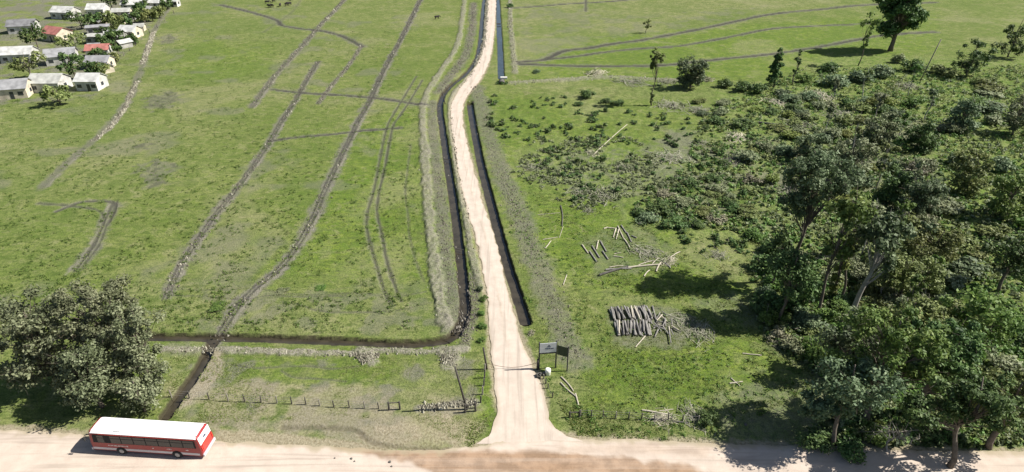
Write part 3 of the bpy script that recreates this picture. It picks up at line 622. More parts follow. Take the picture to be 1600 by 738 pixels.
# --- far right and middle distance
tree('spreading_tree', 'huge dark spreading tree standing alone at the top right corner', 1391, 80, 27, [(0,0,14,7.0,6,6.5,60), (-7.5,0,17.5,3.2,2.6,2,10), (6,0,10.5,3.5,3.5,3,14), (-3,0,7.5,3.5,3,2.5,12), (0,-.5,21,7,5,4,26)], L_DARK, 81, r0=.75, leaf=.6, nl=110, cr=(1.2,2.4))
tree('young_tree', 'thin wispy young tree left of the huge dark tree', 1341, 103, 16.5, [(0,0,14,3.0,2.5,2.8,12), (.2,0,8.5,1.0,1,3.0,8)], L_LIT, 82, r0=.16, leaf=.42, nl=45)
tree('young_tree', 'small wispy tree far out on the upper right pasture', 1010, 52, 5.0, [(0,0,3.2,1.9,1.5,1.8,8)], L_OLIVE, 83, r0=.1, leaf=.4, nl=22)
tree('slender_tree', 'tall thin tree with oval tuft on a bare stem, alone in the clearing', 1018, 165, 14.8, [(0,0,12.4,1.7,1.5,3.0,26), (-.1,0,3.0,.45,.45,2.4,9)], L_OLIVE, 84, r0=.16, leaf=.3, nl=80, cr=(.5,.9), twigs=3)
tree('cypress_tree', 'dark columnar tree wrapped in creeper, taller of the two behind the thicket', 1207, 138, 12.5, [(0,0,9.5,.9,.9,2.4,9), (0,0,4.6,1.9,1.7,4.0,40), (0,0,8.5,1.2,1.2,2.5,12)], L_DARK, 85, r0=.25, leaf=.34, nl=75, cr=(.6,1.0))
tree('cypress_tree', 'thin sparse conifer right of the dark columnar tree', 1239, 132, 10.8, [(0,0,7.0,1.6,1.5,1.3,9), (0,0,9.4,.5,.5,1.2,4), (0,0,4.0,.9,.9,1.6,5)], L_DARK, 86, r0=.16, leaf=.3, nl=50, cr=(.5,.9))
tree('bushy_tree', 'round grey bushy tree with a white heap of branches beside it', 1078, 138, 9.5, [(0,0,5.8,5.2,3.8,3.2,40)], L_BLUE, 87, r0=.22, leaf=.36, nl=65, cr=(.8,1.3))
tree('bushy_tree', 'grey-brown airy tree in the middle of the thicket behind the gum clump', 1318, 292, 10.5, [(0,0,7.2,4.6,3.6,3.0,34)], L_GREY, 88, r0=.24, leaf=.34, nl=75)
tree('bushy_tree', 'grey-green rounded tree at the right edge behind the olive thicket', 1432, 335, 8, [(0,0,4.8,3.4,3,2.6,26)], L_BLUE, 89, r0=.22, leaf=.33, nl=80)
tree('bushy_tree', 'brownish airy tree behind the grey-brown one in the thicket', 1262, 252, 7, [(0,0,4.5,3.6,3,2.3,20)], L_EUC, 90, r0=.2, leaf=.36, nl=60)
tree('bushy_tree', 'dark rounded tree between the bent gum and the right edge', 1390, 318, 6.8, [(0,0,4.2,3.0,2.7,2.1,20)], L_DARK, 91, r0=.2, leaf=.34, nl=75)
tree('bushy_tree', 'grey bushy tree in the upper thicket below the huge dark tree', 1372, 225, 7.5, [(0,0,4.6,4.0,3.4,2.6,24)], L_GREY, 92, r0=.2, leaf=.38, nl=60)
tree('bushy_tree', 'dark green bushy tree at the right edge of the upper thicket', 1437, 235, 6.5, [(0,0,4.2,4.0,3.4,2.3,22)], L_DARK, 93, r0=.2, leaf=.38, nl=60)
for i, (px, py, h, m) in enumerate(((1510,120,12,'dark'),(1580,210,10,'grey'),(1500,300,9,'olive'),(1570,340,10,'lit'),(1500,205,8,'blue'),(1575,90,14,'dark'))):
    tree('bushy_tree', ['tall dark tree beyond the right edge below the spreading tree', 'grey tree farthest right in the upper thicket', 'olive tree right of the grey-green rounded one', 'green tree at the far right margin of the thicket', 'bluish bushy tree right of the dark bushy one', 'dark tree at the top right margin'][i], px, py, h, [(0,0,h*.62,h*.42,h*.38,h*.33,22)], LM[m], 100 + i, r0=.22, leaf=.4, nl=60)

# --- bushes: six shapes, copied
def bush_proto(seed, mat, dense=1.0, leaf=.26, twig=10, flat=.75):
    r = np.random.default_rng(seed); nc = 9
    root = empty('bush', (0, 0, 0), 'x', 'bush')
    d = r.normal(size=(nc, 3)); d /= np.linalg.norm(d, axis=1)[:, None]
    C = d * r.random((nc, 1)) ** .5 * np.array([.68, .68, .30]) + np.array([0, 0, .45]); C[:, 2] = np.maximum(C[:, 2], .22)
    l = MB(); l.leaves(C, r.uniform(.28, .48, nc), int(110 * dense), leaf * .38, r, squash=flat, up=.6)
    s = MB()
    for k in range(twig):
        e = C[k % nc] * (1.0 + .35 * r.random()) + r.normal(size=3) * .12; s.tube([(r.normal() * .08, r.normal() * .08, -.08), tuple(e * .5 + np.array([0, 0, .08])), tuple(e)], [.035, .02, .008], 4, cap=False)
    p = [l.build('foliage', mat, root), s.build('stems', TWIG, root)]
    return root, p
PB = {}
def bush(kind, px, py, wpx, hm, label, group=None):
    k = kind; rr_ = random.Random(px * 7 + py)
    var = rr_.choice((0, 1)) 
    b = G(px, py); wm = wpx * (1.0 if px < 1185 or py < 300 else 1.25) * (b.y * cT + HC * sT) / F / 2
    if (k, var) not in PB:
        PB[(k, var)] = bush_proto(len(PB) + 200, LM[k], dense=.7 if k == 'dry' else 1.1); o, p = PB[(k, var)]
        o.location = (b.x, b.y, 0); o.rotation_euler.z = rr_.random() * 6.28; o.scale = (wm, wm * .9, hm)
    else:
        o, p = PB[(k, var)]; o = copy_tree(o, p, (b.x, b.y, 0), rr_.random() * 6.28, (wm, wm * rr_.uniform(.8, 1.1), hm))
    tag(o, label, 'bush', group); return o
g_b = 'bushes in the cleared thicket'
BU = [
 ('dark',1132,136,34,2.6,'dark green bush at the left end of the row under the columnar tree'),
 ('dark',1160,142,40,3.0,'dark green bush left of the columnar tree foot'),
 ('dark',1183,146,34,3.2,'darkest bush touching the foot of the columnar tree'),
 ('blue',1222,150,40,2.2,'grey-green bush in front of the columnar tree'),
 ('lit',1255,128,34,2.6,'fresh green bush right of the thin conifer'),
 ('blue',1262,156,44,2.4,'bluish bush below the thin conifer'),
 ('dark',1292,112,46,3.2,'dark bush in the shade left of the tangled thicket'),
 ('blue',1302,134,54,3.6,'large bluish tangle of bush in the upper thicket, its left part'),
 ('blue',1345,128,56,3.6,'large bluish tangle of bush in the upper thicket, its middle'),
 ('blue',1378,120,48,3.8,'large bluish tangle of bush under the huge dark tree'),
 ('dark',1425,112,40,4.2,'dark rounded bush right of the huge tree trunk'),
 ('grey',1402,98,30,3.0,'pale grey bush at the foot of the huge tree'),
 ('yel',1385,165,44,2.6,'yellow-green bush below the bluish tangle'),
 ('lit',1425,165,48,3.0,'fresh green bush at the right edge below the leaning pole'),
 ('olive',1340,175,44,2.6,'olive bush with autumn tint in the upper thicket'),
 ('dark',1322,165,30,2.0,'dark bush left of the olive one with autumn tint'),
 ('grey',1290,168,36,1.8,'grey bush among pale cut branches'),
 ('dark',1240,172,34,1.7,'dark bush above the fallen log'),
 ('dark',1208,178,32,1.5,'dark low bush left of the fallen log'),
 ('dark',1165,198,52,2.0,'long dark green bush beside the fallen log'),
 ('dark',1120,192,36,1.6,'dark green bush left of the long one by the fallen log'),
 ('blue',1098,180,30,1.2,'small bluish bush at the left rim of the thicket'),
 ('grey',1130,165,36,1.6,'greyish bush behind the long dark one'),
 ('olive',1090,160,32,1.4,'olive bush near the grey bushy tree'),
 ('dark',916,153,34,2.4,'round dark bush near the thin lone tree'),
 ('dark',945,160,26,1.2,'low dark bush right of the round dark one'),
 ('dark',968,163,26,1.1,'low dark bush midway to the thin lone tree'),
 ('dark',905,165,22,1.0,'low dark bush below the round dark one'),
 ('blue',838,114,16,1.2,'lone small bush on the grass above the soil bank'),
 ('grey',1165,250,56,2.6,'grey bush cluster left of the tallest gum crown'),
 ('grey',1192,236,40,2.2,'grey bush behind the cluster left of the gum crown'),
 ('dry',1172,285,44,1.6,'withered pinkish brush left of the tallest gum'),
 ('dark',1130,258,26,1.2,'dark small bush left of the withered brush'),
 ('dark',1112,282,36,1.2,'dark low bush in place of a shadow at the edge of the green clearing'),  # dark foliage stands in for a patch of shadow
 ('grey',1122,298,40,1.2,'pale grey bush in front of the dark low one'),
 ('olive',1215,205,46,1.6,'olive bush beside the fallen log end'),
 ('yel',1240,215,44,1.2,'yellowish low bush in the thicket gap'),
 ('yel',1258,232,40,1.2,'yellow-green low bush behind the gum crown'),
 ('grey',1300,215,50,3.0,'grey airy bush at the centre of the upper thicket'),
 ('olive',1330,195,46,2.6,'brownish bush at the centre of the upper thicket'),
 ('dark',1395,200,50,2.8,'dark bush in the upper thicket near the right edge'),
 ('lit',1402,232,46,2.6,'fresh green bush behind the dead round bush'),
 ('dry',1424,275,50,3.2,'round pinkish dead bush near the right edge'),
 ('blue',1385,262,44,2.6,'bluish bush left of the dead round bush'),
 ('yel',1350,330,50,1.8,'bright yellow-green bush patch behind the bent gum'),
 ('yel',1322,318,40,1.6,'yellow-green bush right of the tallest gum crown'),
 ('grey',1375,352,44,2.2,'grey bush right of the bent gum crown'),
 ('blue',1400,368,46,2.2,'bluish bush by the pale fallen log'),
 ('dry',1440,352,44,2.2,'brown withered bush at the right edge by the fallen log'),
 ('dark',1030,330,60,1.8,'long dark bush at the lower left of the brush field'),
 ('blue',1010,345,46,1.6,'bluish bush nearest the small log piles'),
 ('dark',1052,352,50,1.6,'dark bush above the long felled trunks'),
 ('grey',1068,318,50,1.4,'grey bush in the middle of the brush field'),
 ('olive',1095,335,44,1.3,'olive bush right of the long dark one'),
 ('dry',1120,345,46,1.2,'withered bush in the brush field near the gum shade'),
 ('dark',1140,320,34,1.2,'dark tuft of bush in the brush field below the withered one'),
 ('olive',1165,340,44,1.6,'olive bush at the left foot of the tallest gum'),
 ('lit',1180,372,44,1.8,'fresh green bush in the sun left of the gum trunks'),
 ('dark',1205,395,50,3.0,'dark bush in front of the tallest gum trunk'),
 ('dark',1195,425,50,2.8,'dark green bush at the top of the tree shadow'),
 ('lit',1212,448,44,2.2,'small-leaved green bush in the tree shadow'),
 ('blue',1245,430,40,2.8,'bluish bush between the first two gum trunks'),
 ('blue',1262,512,46,2.2,'bluish bush at the foot of the second gum'),
 ('lit',1288,498,40,2.0,'fresh green bush below the creeper tree'),
 ('dry',1330,515,44,2.0,'withered bush at the foot of the bent gum'),
 ('olive',1345,460,40,3.0,'olive bush hiding the bent gum foot'),
 ('grey',1300,445,40,2.5,'pale grey bush behind the creeper tree'),
 ('grey',1362,430,44,3.0,'grey bush right of the bent gum trunk'),
 ('olive',1380,412,56,3.2,'olive bush in front of the pale fallen log'),
 ('olive',1420,395,56,3.2,'olive bush at the right edge under the fallen log'),
 ('lit',1372,515,56,3.0,'fresh green bush below the olive thicket'),
 ('blue',1420,520,60,3.2,'bluish bush at the right edge below the olive thicket'),
 ('dry',1215,532,40,1.6,'withered brush at the lower rim of the tree shadow'),
 ('grey',1235,545,44,1.8,'grey brush right of the withered one at the shadow rim'),
 ('lit',1270,560,50,2.6,'fresh green bush behind the bright leafy tree'),
 ('dark',1105,660,44,1.3,'low dark bush left of the deep shade by the road'),
 ('dark',1270,694,54,1.8,'dark bush at the road edge below the bright leafy tree'),
 ('lit',1362,690,40,1.8,'fresh green bush beside the dead grey tree'),
 ('dark',1330,706,56,1.6,'dark bush at the road edge below the dead grey tree'),
 ('dark',1500,640,60,3.0,'dark bush beyond the right edge near the road'),
 ('olive',1510,500,60,3.0,'olive bush beyond the right edge beside the thicket'),
 ('olive',1500,395,60,3.0,'olive bush beyond the right edge by the fallen log'),
 ('blue',1500,260,60,3.0,'bluish bush beyond the right edge near the dead one'),
 ('blue',750,455,14,1.0,'small grey bush between the left ditch and the track'),
 ('lit',756,470,18,.9,'green bush on the strip between ditch and track'),
 ('lit',753,492,18,.8,'second green bush on the strip beside the track'),
 ('lit',755,512,18,.8,'third green bush on the strip beside the track'),
 ('lit',752,534,16,.7,'green bush nearest the gate on the strip beside the track'),
 ('lit',340,480,36,.6,'low leafy weed patch between the two wheel tracks'),
 ('grey',440,455,30,.3,'flat grey weed patch beside the main wheel track'),
 ('lit',500,450,26,.3,'low weed patch right of the main wheel track'),
 ('dark',798,12,16,2.0,'dark bush by the canal at the top of the picture'),
]
for row in BU: bush(*row, group=g_b if 1050 < row[1] < 1460 else None)

FILL = [([(1100,180),(1250,150),(1452,150),(1452,240),(1300,250),(1150,245)], 36, 'in the upper thicket between the fallen log and the right edge', 'bushes crowding the upper thicket', (22,44), (1.2,2.6), ('blue','grey','olive','dark','grey','blue','yel')),
 ([(1190,240),(1452,245),(1452,400),(1330,400),(1290,300),(1200,290)], 32, 'behind the gum clump in the middle of the thicket', 'bushes crowding the middle thicket', (26,50), (1.4,3.0), ('grey','olive','blue','dark','yel','dry')),
 ([(1340,400),(1460,390),(1460,560),(1350,560)], 26, 'in the thicket between the bent gum and the right edge', 'bushes crowding the right thicket', (34,60), (1.8,3.0), ('olive','olive','grey','lit','dry')),
 ([(1060,275),(1180,300),(1190,370),(1080,360),(1000,350),(990,325)], 14, 'low in the brush field left of the tallest gum', 'low bushes of the brush field', (24,44), (.8,1.5), ('grey','olive','dark','blue','dry')),
 ([(1465,110),(1700,110),(1760,330),(1800,600),(1470,600)], 46, 'beyond the right edge of the thicket', 'bushes beyond the right edge', (40,66), (1.6,3.2), ('grey','olive','blue','dark','lit')),
 ([(1190,440),(1340,470),(1350,560),(1250,560),(1190,520)], 16, 'in the shade among the gum trunks', 'bushes among the gum trunks', (26,44), (1.2,2.4), ('lit','blue','dark','olive'))]
ADJ = dict(dark='dark green', blue='bluish green', grey='grey-green', olive='olive', yel='yellow-green', dry='withered brown', lit='fresh green')
rf_ = random.Random(99)
for poly, n, where, grp, wr_, hr_, kinds in FILL:
    P = np.array(poly, float); c = 0
    while c < n:
        q = (rf_.uniform(P[:, 0].min(), P[:, 0].max()), rf_.uniform(P[:, 1].min(), P[:, 1].max()))
        if not inside(np.array([q[0]]), np.array([q[1]]), P)[0]: continue
        k = rf_.choice(kinds); bush(k, int(q[0]), int(q[1]), rf_.uniform(*wr_), rf_.uniform(*hr_), ADJ[k] + ' bush ' + where, grp + ', ' + ADJ[k]); c += 1

# brush heaps: tangles of cut branches
def heap_proto(seed, n=90):
    r = np.random.default_rng(seed); m = MB()
    for k in range(n):
        a = r.normal(size=2) * .45; an = r.normal() * .8; L = r.uniform(.35, 1.0); z = abs(r.normal()) * .3 * max(.15, 1 - np.hypot(*a))
        d = np.array([math.cos(an), math.sin(an)]) * L / 2; rd = r.uniform(.008, .028)
        m.tube([(a[0] - d[0], a[1] - d[1], z * .4 + .03), (a[0] + r.normal() * .05, a[1] + r.normal() * .05, z + .1), (a[0] + d[0], a[1] + d[1], z * .6 + .05)], [rd, rd * .8, rd * .3], 4, 0, False)
    C = np.column_stack([r.normal(size=(10, 2)) * .4, r.uniform(.1, .35, 10)])
    m.leaves(C, .25, 14, .10, r, 1)
    return m
HP = {}
def heap(kind, px, py, wpx, hm, label, rz=0.0):
    b = G(px, py); wm = wpx * (b.y * cT + HC * sT) / F / 2; key = kind, (px + py) % 2
    if key not in HP:
        o = heap_proto(300 + len(HP)).build('brush_heap', [simple('cut_branch_' + kind, dict(grey=(.23,.225,.17), pale=(.40,.37,.28), dark=(.12,.11,.10))[kind], .9, .1, .35, 2.0), L_GREY]); HP[key] = o
    else: o = HP[key].copy(); COL.objects.link(o)
    o.location = (b.x, b.y, .02); o.scale = (wm, wm * .8, hm); o.rotation_euler.z = rz
    tag(o, label, 'brush heap', 'heaps of cut branches left by the clearing'); return o
for i, row in enumerate([
 ('grey',833,262,44,1.2,'grey brush heap nearest the right ditch'), ('grey',940,305,60,1.2,'grey brush heap at the lower rim of the tufts'),
 ('grey',905,300,40,1.0,'grey brush heap left of the one at the lower rim of the tufts'), ('grey',975,262,44,1.0,'grey brush heap in the middle of the tufts'),
 ('grey',1045,245,70,1.0,'long grey brush heap right of the tufts'), ('pale',925,240,30,.7,'pale brush heap at the end of the straw streak'),
 ('pale',932,115,44,2.0,'whitish heap of branches behind the round dark bush'), ('grey',985,128,60,1.2,'grey brush heap along the soil bank left of the lone tree'),
 ('grey',1040,128,40,1.4,'grey brush heap right of the lone tree top bank'), ('pale',1100,125,34,2.2,'pale branch heap right of the round grey tree'),
 ('grey',1045,165,60,1.2,'grey brush heap at the foot of the lone tree'), ('grey',1090,172,50,1.2,'grey brush heap right of the lone tree foot'),
 ('pale',1280,150,60,1.6,'pale cut branches in the upper thicket'), ('grey',1310,178,60,1.4,'grey cut branches below the pale ones in the upper thicket'),
 ('pale',1210,160,50,1.2,'pale cut branches by the thin conifer'), ('grey',1415,135,50,1.6,'grey cut branches at the foot of the leaning pole'),
 ('grey',1010,395,60,.8,'grey brush heap beside the felled trunks'), ('pale',1045,408,34,.8,'pale splintered branches at the felled trunk butt'),
 ('grey',1065,502,56,.8,'tangled grey branches at the right end of the log stack'), ('grey',1095,520,60,.9,'loose grey branches farthest right of the log stack'),
 ('grey',1230,535,60,1.6,'grey branches hanging at the lower rim of the gum shade'), ('grey',918,330,24,.8,'small grey brush heap behind the upper log pile'),
 ('pale',1035,655,50,.6,'pale branches lying by the fence at the clearing foot'), ('grey',1085,650,60,.9,'grey branches by the shaded fence end'),
 ('dark',1150,250,60,1.4,'dark brush heap behind the grey bush cluster'), ('grey',1230,300,60,1.6,'grey brush behind the tallest gum trunk'),
 ('dark',1340,255,60,2.0,'dark tangled brush at the centre of the thicket'), ('grey',1250,195,60,1.5,'grey brush beside the yellowish low bush'),
 ('pale',1150,215,50,.8,'pale brush below the fallen log'), ('grey',1095,225,40,.6,'small grey brush heap on the grass right of the tufts'),
 ('pale',830,522,16,1.2,'whitish crossed sticks behind the sign'), ('pale',1360,535,50,1.6,'pale brush below the bent gum'),
 ('grey',1440,470,50,1.6,'grey brush at the right edge below the olive thicket'), ('grey',1120,398,40,.8,'grey brush in the shadow right of the felled trunks')]):
    heap(*row, rz=(i * 1.7) % 3.1)

# small dark tufts regrowing over the cleared ground
r = np.random.default_rng(77); TF = []
for k in range(5):
    m = MB(); nc = 4; C = np.column_stack([r.normal(size=(nc, 2)) * .32, r.uniform(.15, .5, nc)])
    m.leaves(C, .36, 34, .2, r, 0, up=.3)
    for j in range(5): m.tube([(r.normal() * .2, r.normal() * .2, -.05), (r.normal() * .5, r.normal() * .5, .6)], [.03, .01], 3, 1, False)
    TF.append(m)
TFO = []
zones = [([(770,148),(900,150),(1000,168),(1080,185),(1060,230),(900,240),(860,235),(800,215)], 110, 'small dark green tuft in the open clearing below the soil bank'),
         ([(830,215),(905,215),(985,250),(975,310),(900,325),(840,275)], 75, 'small dark tuft in the dense patch between right ditch and brush heaps'),
         ([(985,190),(1110,190),(1140,260),(1060,310),(980,290)], 40, 'small dark tuft on the grass left of the thicket'),
         ([(1050,290),(1180,300),(1200,395),(1090,395),(1000,350)], 50, 'small dark tuft in the brush field above the felled trunks'),
         ([(750,140),(775,165),(800,215),(790,235),(765,200)], 20, 'small dark tuft on the rubble bank where the track bends')]
for zi, (poly, n, lab) in enumerate(zones):
    P = np.array(poly, float); lo_, hi_ = P.min(0), P.max(0); c = 0
    while c < n:
        q = lo_ + r.random(2) * (hi_ - lo_)
        if not inside(np.array([q[0]]), np.array([q[1]]), P)[0]: continue
        if fbm(np.array([q[0]]), np.array([q[1]]), 16, 7)[0] < .42 + .14 * r.random(): continue
        v = int(r.integers(5)); b = G(*q)
        if len(TFO) <= v or TFO[v] is None:
            while len(TFO) <= v: TFO.append(None)
            o = TF[v].build('tussock', [L_DARK, TWIG]); TFO[v] = o
        else: o = TFO[v].copy(); COL.objects.link(o)
        s = r.uniform(.55, 1.35); o.location = (b.x, b.y, 0); o.scale = (s * 1.15, s, s * r.uniform(.7, 1.3)); o.rotation_euler.z = r.random() * 6.28
        tag(o, lab, 'tussock', 'dark tufts zone ' + ('one', 'two', 'three', 'four', 'five')[zi]); c += 1

# undergrowth of the thicket: nobody could count it
def undergrowth(name, poly, n, mat, seed, label, size=.35, hgt=.5, thr=.45):
    r = np.random.default_rng(seed); P = Gs(poly); lo_, hi_ = P.min(0), P.max(0); x = r.uniform(lo_[0], hi_[0], n * 4); y = 1 / (1 / lo_[1] + r.random(n * 4) * (1 / hi_[1] - 1 / lo_[1]))
    k = inside(x, y, P) & offditch(x, y) & (fbm(x, y, 4.5, seed) + .25 * (r.random(len(x)) - .5) > thr); x, y = x[k][:n], y[k][:n]
    sc_ = np.maximum(1, y / 110)
    m = MB(); m.leaves(np.stack([x, y, hgt * (.15 + .6 * r.random(len(x)))], 1), .38 * sc_, 18, size * .8, r, up=.6)
    tag(m.build(name, mat), label, 'undergrowth', kind='stuff')
UZ = [(1100,175),(1250,110),(1460,105),(1900,100),(2100,420),(1990,700),(1320,690),(1300,600),(1240,560),(1190,530),(1170,440),(1190,370),(1050,350),(990,320),(1070,260)]
undergrowth('undergrowth', UZ, 7000, L_OLIVE, 401, 'olive undergrowth between the trees of the thicket')
undergrowth('undergrowth', UZ, 5000, L_GREY, 402, 'grey dusty undergrowth and leaf tangle of the thicket', thr=.46)
undergrowth('undergrowth', UZ, 3500, L_DARK, 403, 'dark green undergrowth of the thicket', thr=.5)
undergrowth('undergrowth', UZ, 8000, L_LIT, 406, 'bright green undergrowth of the thicket', thr=.44)
undergrowth('undergrowth', [(1280,640),(1460,640),(1900,650),(1900,705),(1280,696)], 500, L_DARK, 404, 'dark undergrowth along the shaded road edge', thr=.35)
undergrowth('pasture_weeds', [(-300,60),(640,40),(655,160),(655,520),(262,520),(-300,520)], 6000, GR2, 407, 'darker weeds and grass tufts scattered through the left pasture', .17, .13, .50)
undergrowth('pasture_weeds', [(790,250),(1200,300),(1230,480),(1290,600),(1100,690),(900,680),(850,590),(800,430)], 1100, GR2, 408, 'darker weeds and grass tufts in the clearing around the logs', .17, .13, .5)
undergrowth('weeds', [(835,215),(1000,215),(1060,290),(900,330),(800,270)], 900, L_GREY, 405, 'grey-green weeds among the dark tufts', .3, .3, .5)
# ------------------------------------------------------------------ felled wood
WOODS = {'grey': simple('weathered_log', (.20, .19, .175), .9, .1, .35, 1.5, .3), 'dark': simple('dark_log', (.10, .095, .085), .9, .1, .35, 1.5, .3),
         'pale': simple('stripped_log', (.38, .345, .275), .85, .15, .2, 1.5), 'cut': simple('cut_wood', (.34, .28, .20), .85, .1, .2, 4)}
def log(name, p0, p1, rad, wood, label, cat='log', group=None, z=0.0, bend=0.0, taper=.8):
    A_, B_ = G(*p0), G(*p1); c = (A_ + B_) / 2; A_, B_ = A_ - c, B_ - c; zz = rad + z
    A_.z = zz; B_.z = zz * (.9 if z == 0 else 1); nrm = Vector((-(B_ - A_).y, (B_ - A_).x, 0)).normalized()
    m = MB(); n = 5; pts = [A_.lerp(B_, k / n) + nrm * bend * math.sin(math.pi * k / n) + Vector((0, 0, .02 * math.sin(k * 2.1))) for k in range(n + 1)]
    m.tube(pts, [rad * (1 - (1 - taper) * k / n) for k in range(n + 1)], 8, 0, False)
    for q, t, rd in ((pts[0], pts[1] - pts[0], rad), (pts[-1], pts[-2] - pts[-1], rad * taper)):
        t = t.normalized(); a_ = t.cross(Vector((0, 0, 1))).normalized(); b_ = t.cross(a_)
        m.add([tuple(q - t * .01 + (a_ * math.cos(x) + b_ * math.sin(x)) * rd) for x in [i * math.pi / 4 for i in range(8)]], [tuple(range(8))], 1)
    o = m.build(name, [WOODS[wood], WOODS['cut']], loc=(c.x, c.y, 0)); tag(o, label, cat, group); return o
def zl(s, ox, oy, *q): return [((a / s + ox), (b / s + oy)) for a, b in q]
for p0, p1, w_, lab in [((70,320),(140,420),'pale','leftmost pale log of the lower small pile'), ((155,395),(240,520),'grey','longest grey log of the lower small pile, second from left'),
    ((185,335),(270,470),'grey','grey log third from left in the lower small pile'), ((255,275),(235,375),'pale','short upright-lying pale log at the top of the lower small pile'),
    ((280,280),(350,400),'grey','grey log crossing the top right of the lower small pile'), ((305,395),(370,490),'grey','rightmost grey log of the lower small pile')]:
    a_, b_ = zl(7.38, 900, 340, p0, p1); log('cut_log', a_, b_, .13, w_, lab, group='logs of the lower small pile')
for p0, p1, w_, lab, bd in [((460,130),(430,235),'pale','pale short log at the left of the upper small pile',0), ((492,145),(462,255),'pale','pale short log beside the leftmost one of the upper pile',0),
    ((480,105),(545,240),'pale','upper half of the long curved pale log in the upper pile',0), ((545,245),(620,355),'pale','lower half of the long curved pale log in the upper pile',.1),
    ((520,95),(580,185),'grey','grey log right of the long curved one',0), ((588,180),(640,290),'grey','grey log at the lower right of the upper pile',0),
    ((370,125),(445,130),'pale','pale stick lying crosswise on the left of the upper pile',0), ((320,135),(365,118),'pale','short pale offcut left of the upper pile',0), ((640,215),(700,240),'grey','grey stump right of the upper pile',0), ((690,370),(770,425),'pale','pale stick between the upper pile and the felled trunks',0)]:
    a_, b_ = zl(7.38, 900, 340, p0, p1); log('cut_log', a_, b_, .12, w_, lab, group='logs of the upper small pile', bend=bd)
for p0, p1, w_, rd, lab in [((270,675),(600,575),'dark',.20,'dark felled trunk, the lower left one'), ((600,585),(985,548),'pale',.15,'long pale felled trunk pointing right'),
    ((340,610),(640,595),'grey',.14,'grey felled trunk lying against the dark one'), ((385,580),(545,560),'pale',.09,'thin pale branch above the dark felled trunk'),
    ((720,555),(880,505),'pale',.09,'thin pale branch above the long pale trunk'), ((880,540),(960,470),'pale',.08,'short pale branch forked off the long trunk'),
    ((1085,470),(1200,400),'pale',.11,'pale branch right of the felled trunk butt'), ((925,630),(985,515),'pale',.12,'whitish split piece at the felled trunk butt'),
    ((785,685),(850,610),'pale',.10,'whitish stick below the long pale trunk'), ((435,450),(545,470),'pale',.09,'pale stick above the dark felled trunk'), ((440,425),(520,412),'pale',.07,'thin pale stick between pile and felled trunks'),
    ((1010,520),(1090,590),'grey',.10,'grey branch at the shadow edge of the trunk butt')]:
    a_, b_ = zl(7.38, 900, 340, p0, p1); log('felled_trunk' if rd > .13 else 'branch', a_, b_, rd, w_, lab, 'trunk' if rd > .13 else 'branch', bend=.12)
r = random.Random(5)
for i in range(17):
    x = 172 + i * 32 + r.uniform(-16, 16); dx = r.uniform(25, 100) if i < 9 else r.uniform(20, 60)
    a_, b_ = zl(7.77, 930, 465, (x, 150 + r.uniform(-40, 25)), (x + dx, 292 + r.uniform(-25, 25)))
    log('stacked_log', a_, b_, r.uniform(.12, .19), 'dark' if i % 5 == 2 else 'grey', 'grey log lying in the bottom layer of the far row of the big stack', 'log', 'far row of the big log stack')
for i in range(15):
    x = 238 + i * 29 + r.uniform(-14, 14); dx = r.uniform(5, 80)
    a_, b_ = zl(7.77, 930, 465, (x, 305 + r.uniform(-12, 16) + i), (x + dx, 482 + r.uniform(-18, 14) - i))
    log('stacked_log', a_, b_, r.uniform(.12, .19), 'dark' if i % 6 == 3 else 'grey', 'grey log lying in the bottom layer of the near row of the big stack', 'log', 'near row of the big log stack')
for i in range(12):
    x = 200 + i * 38 + r.uniform(-9, 9); a_, b_ = zl(7.77, 930, 465, (x, 140 + r.uniform(-10, 10)), (x + r.uniform(10, 100), 275 + r.uniform(-25, 25)))
    log('stacked_log', a_, b_, r.uniform(.10, .15), r.choice(('grey', 'pale', 'grey', 'dark', 'grey')), 'log lying on top of the far row of the big stack', 'log', 'top of the far row of the big log stack', z=.26)
for i in range(11):
    x = 250 + i * 36 + r.uniform(-9, 9); a_, b_ = zl(7.77, 930, 465, (x, 305 + r.uniform(-8, 8)), (x + r.uniform(-15, 75), 455 + r.uniform(-25, 25)))
    log('stacked_log', a_, b_, r.uniform(.10, .15), r.choice(('grey', 'pale', 'grey', 'dark', 'grey')), 'log lying on top of the near row of the big stack', 'log', 'top of the near row of the big log stack', z=.26)
for i in range(26):
    x = r.uniform(650, 940); y = r.uniform(170, 440); an = r.uniform(-.9, 1.5); L = r.uniform(70, 170)
    a_, b_ = zl(7.77, 930, 465, (x, y), (x + L * math.sin(an), y + L * abs(math.cos(an))))
    log('loose_log', a_, b_, r.uniform(.06, .11), r.choice(('grey', 'dark', 'pale', 'grey')), 'thin log tumbled at the right end of the big stack', 'log', 'tumbled logs at the right of the big stack', z=r.choice((0, .1, .2)))
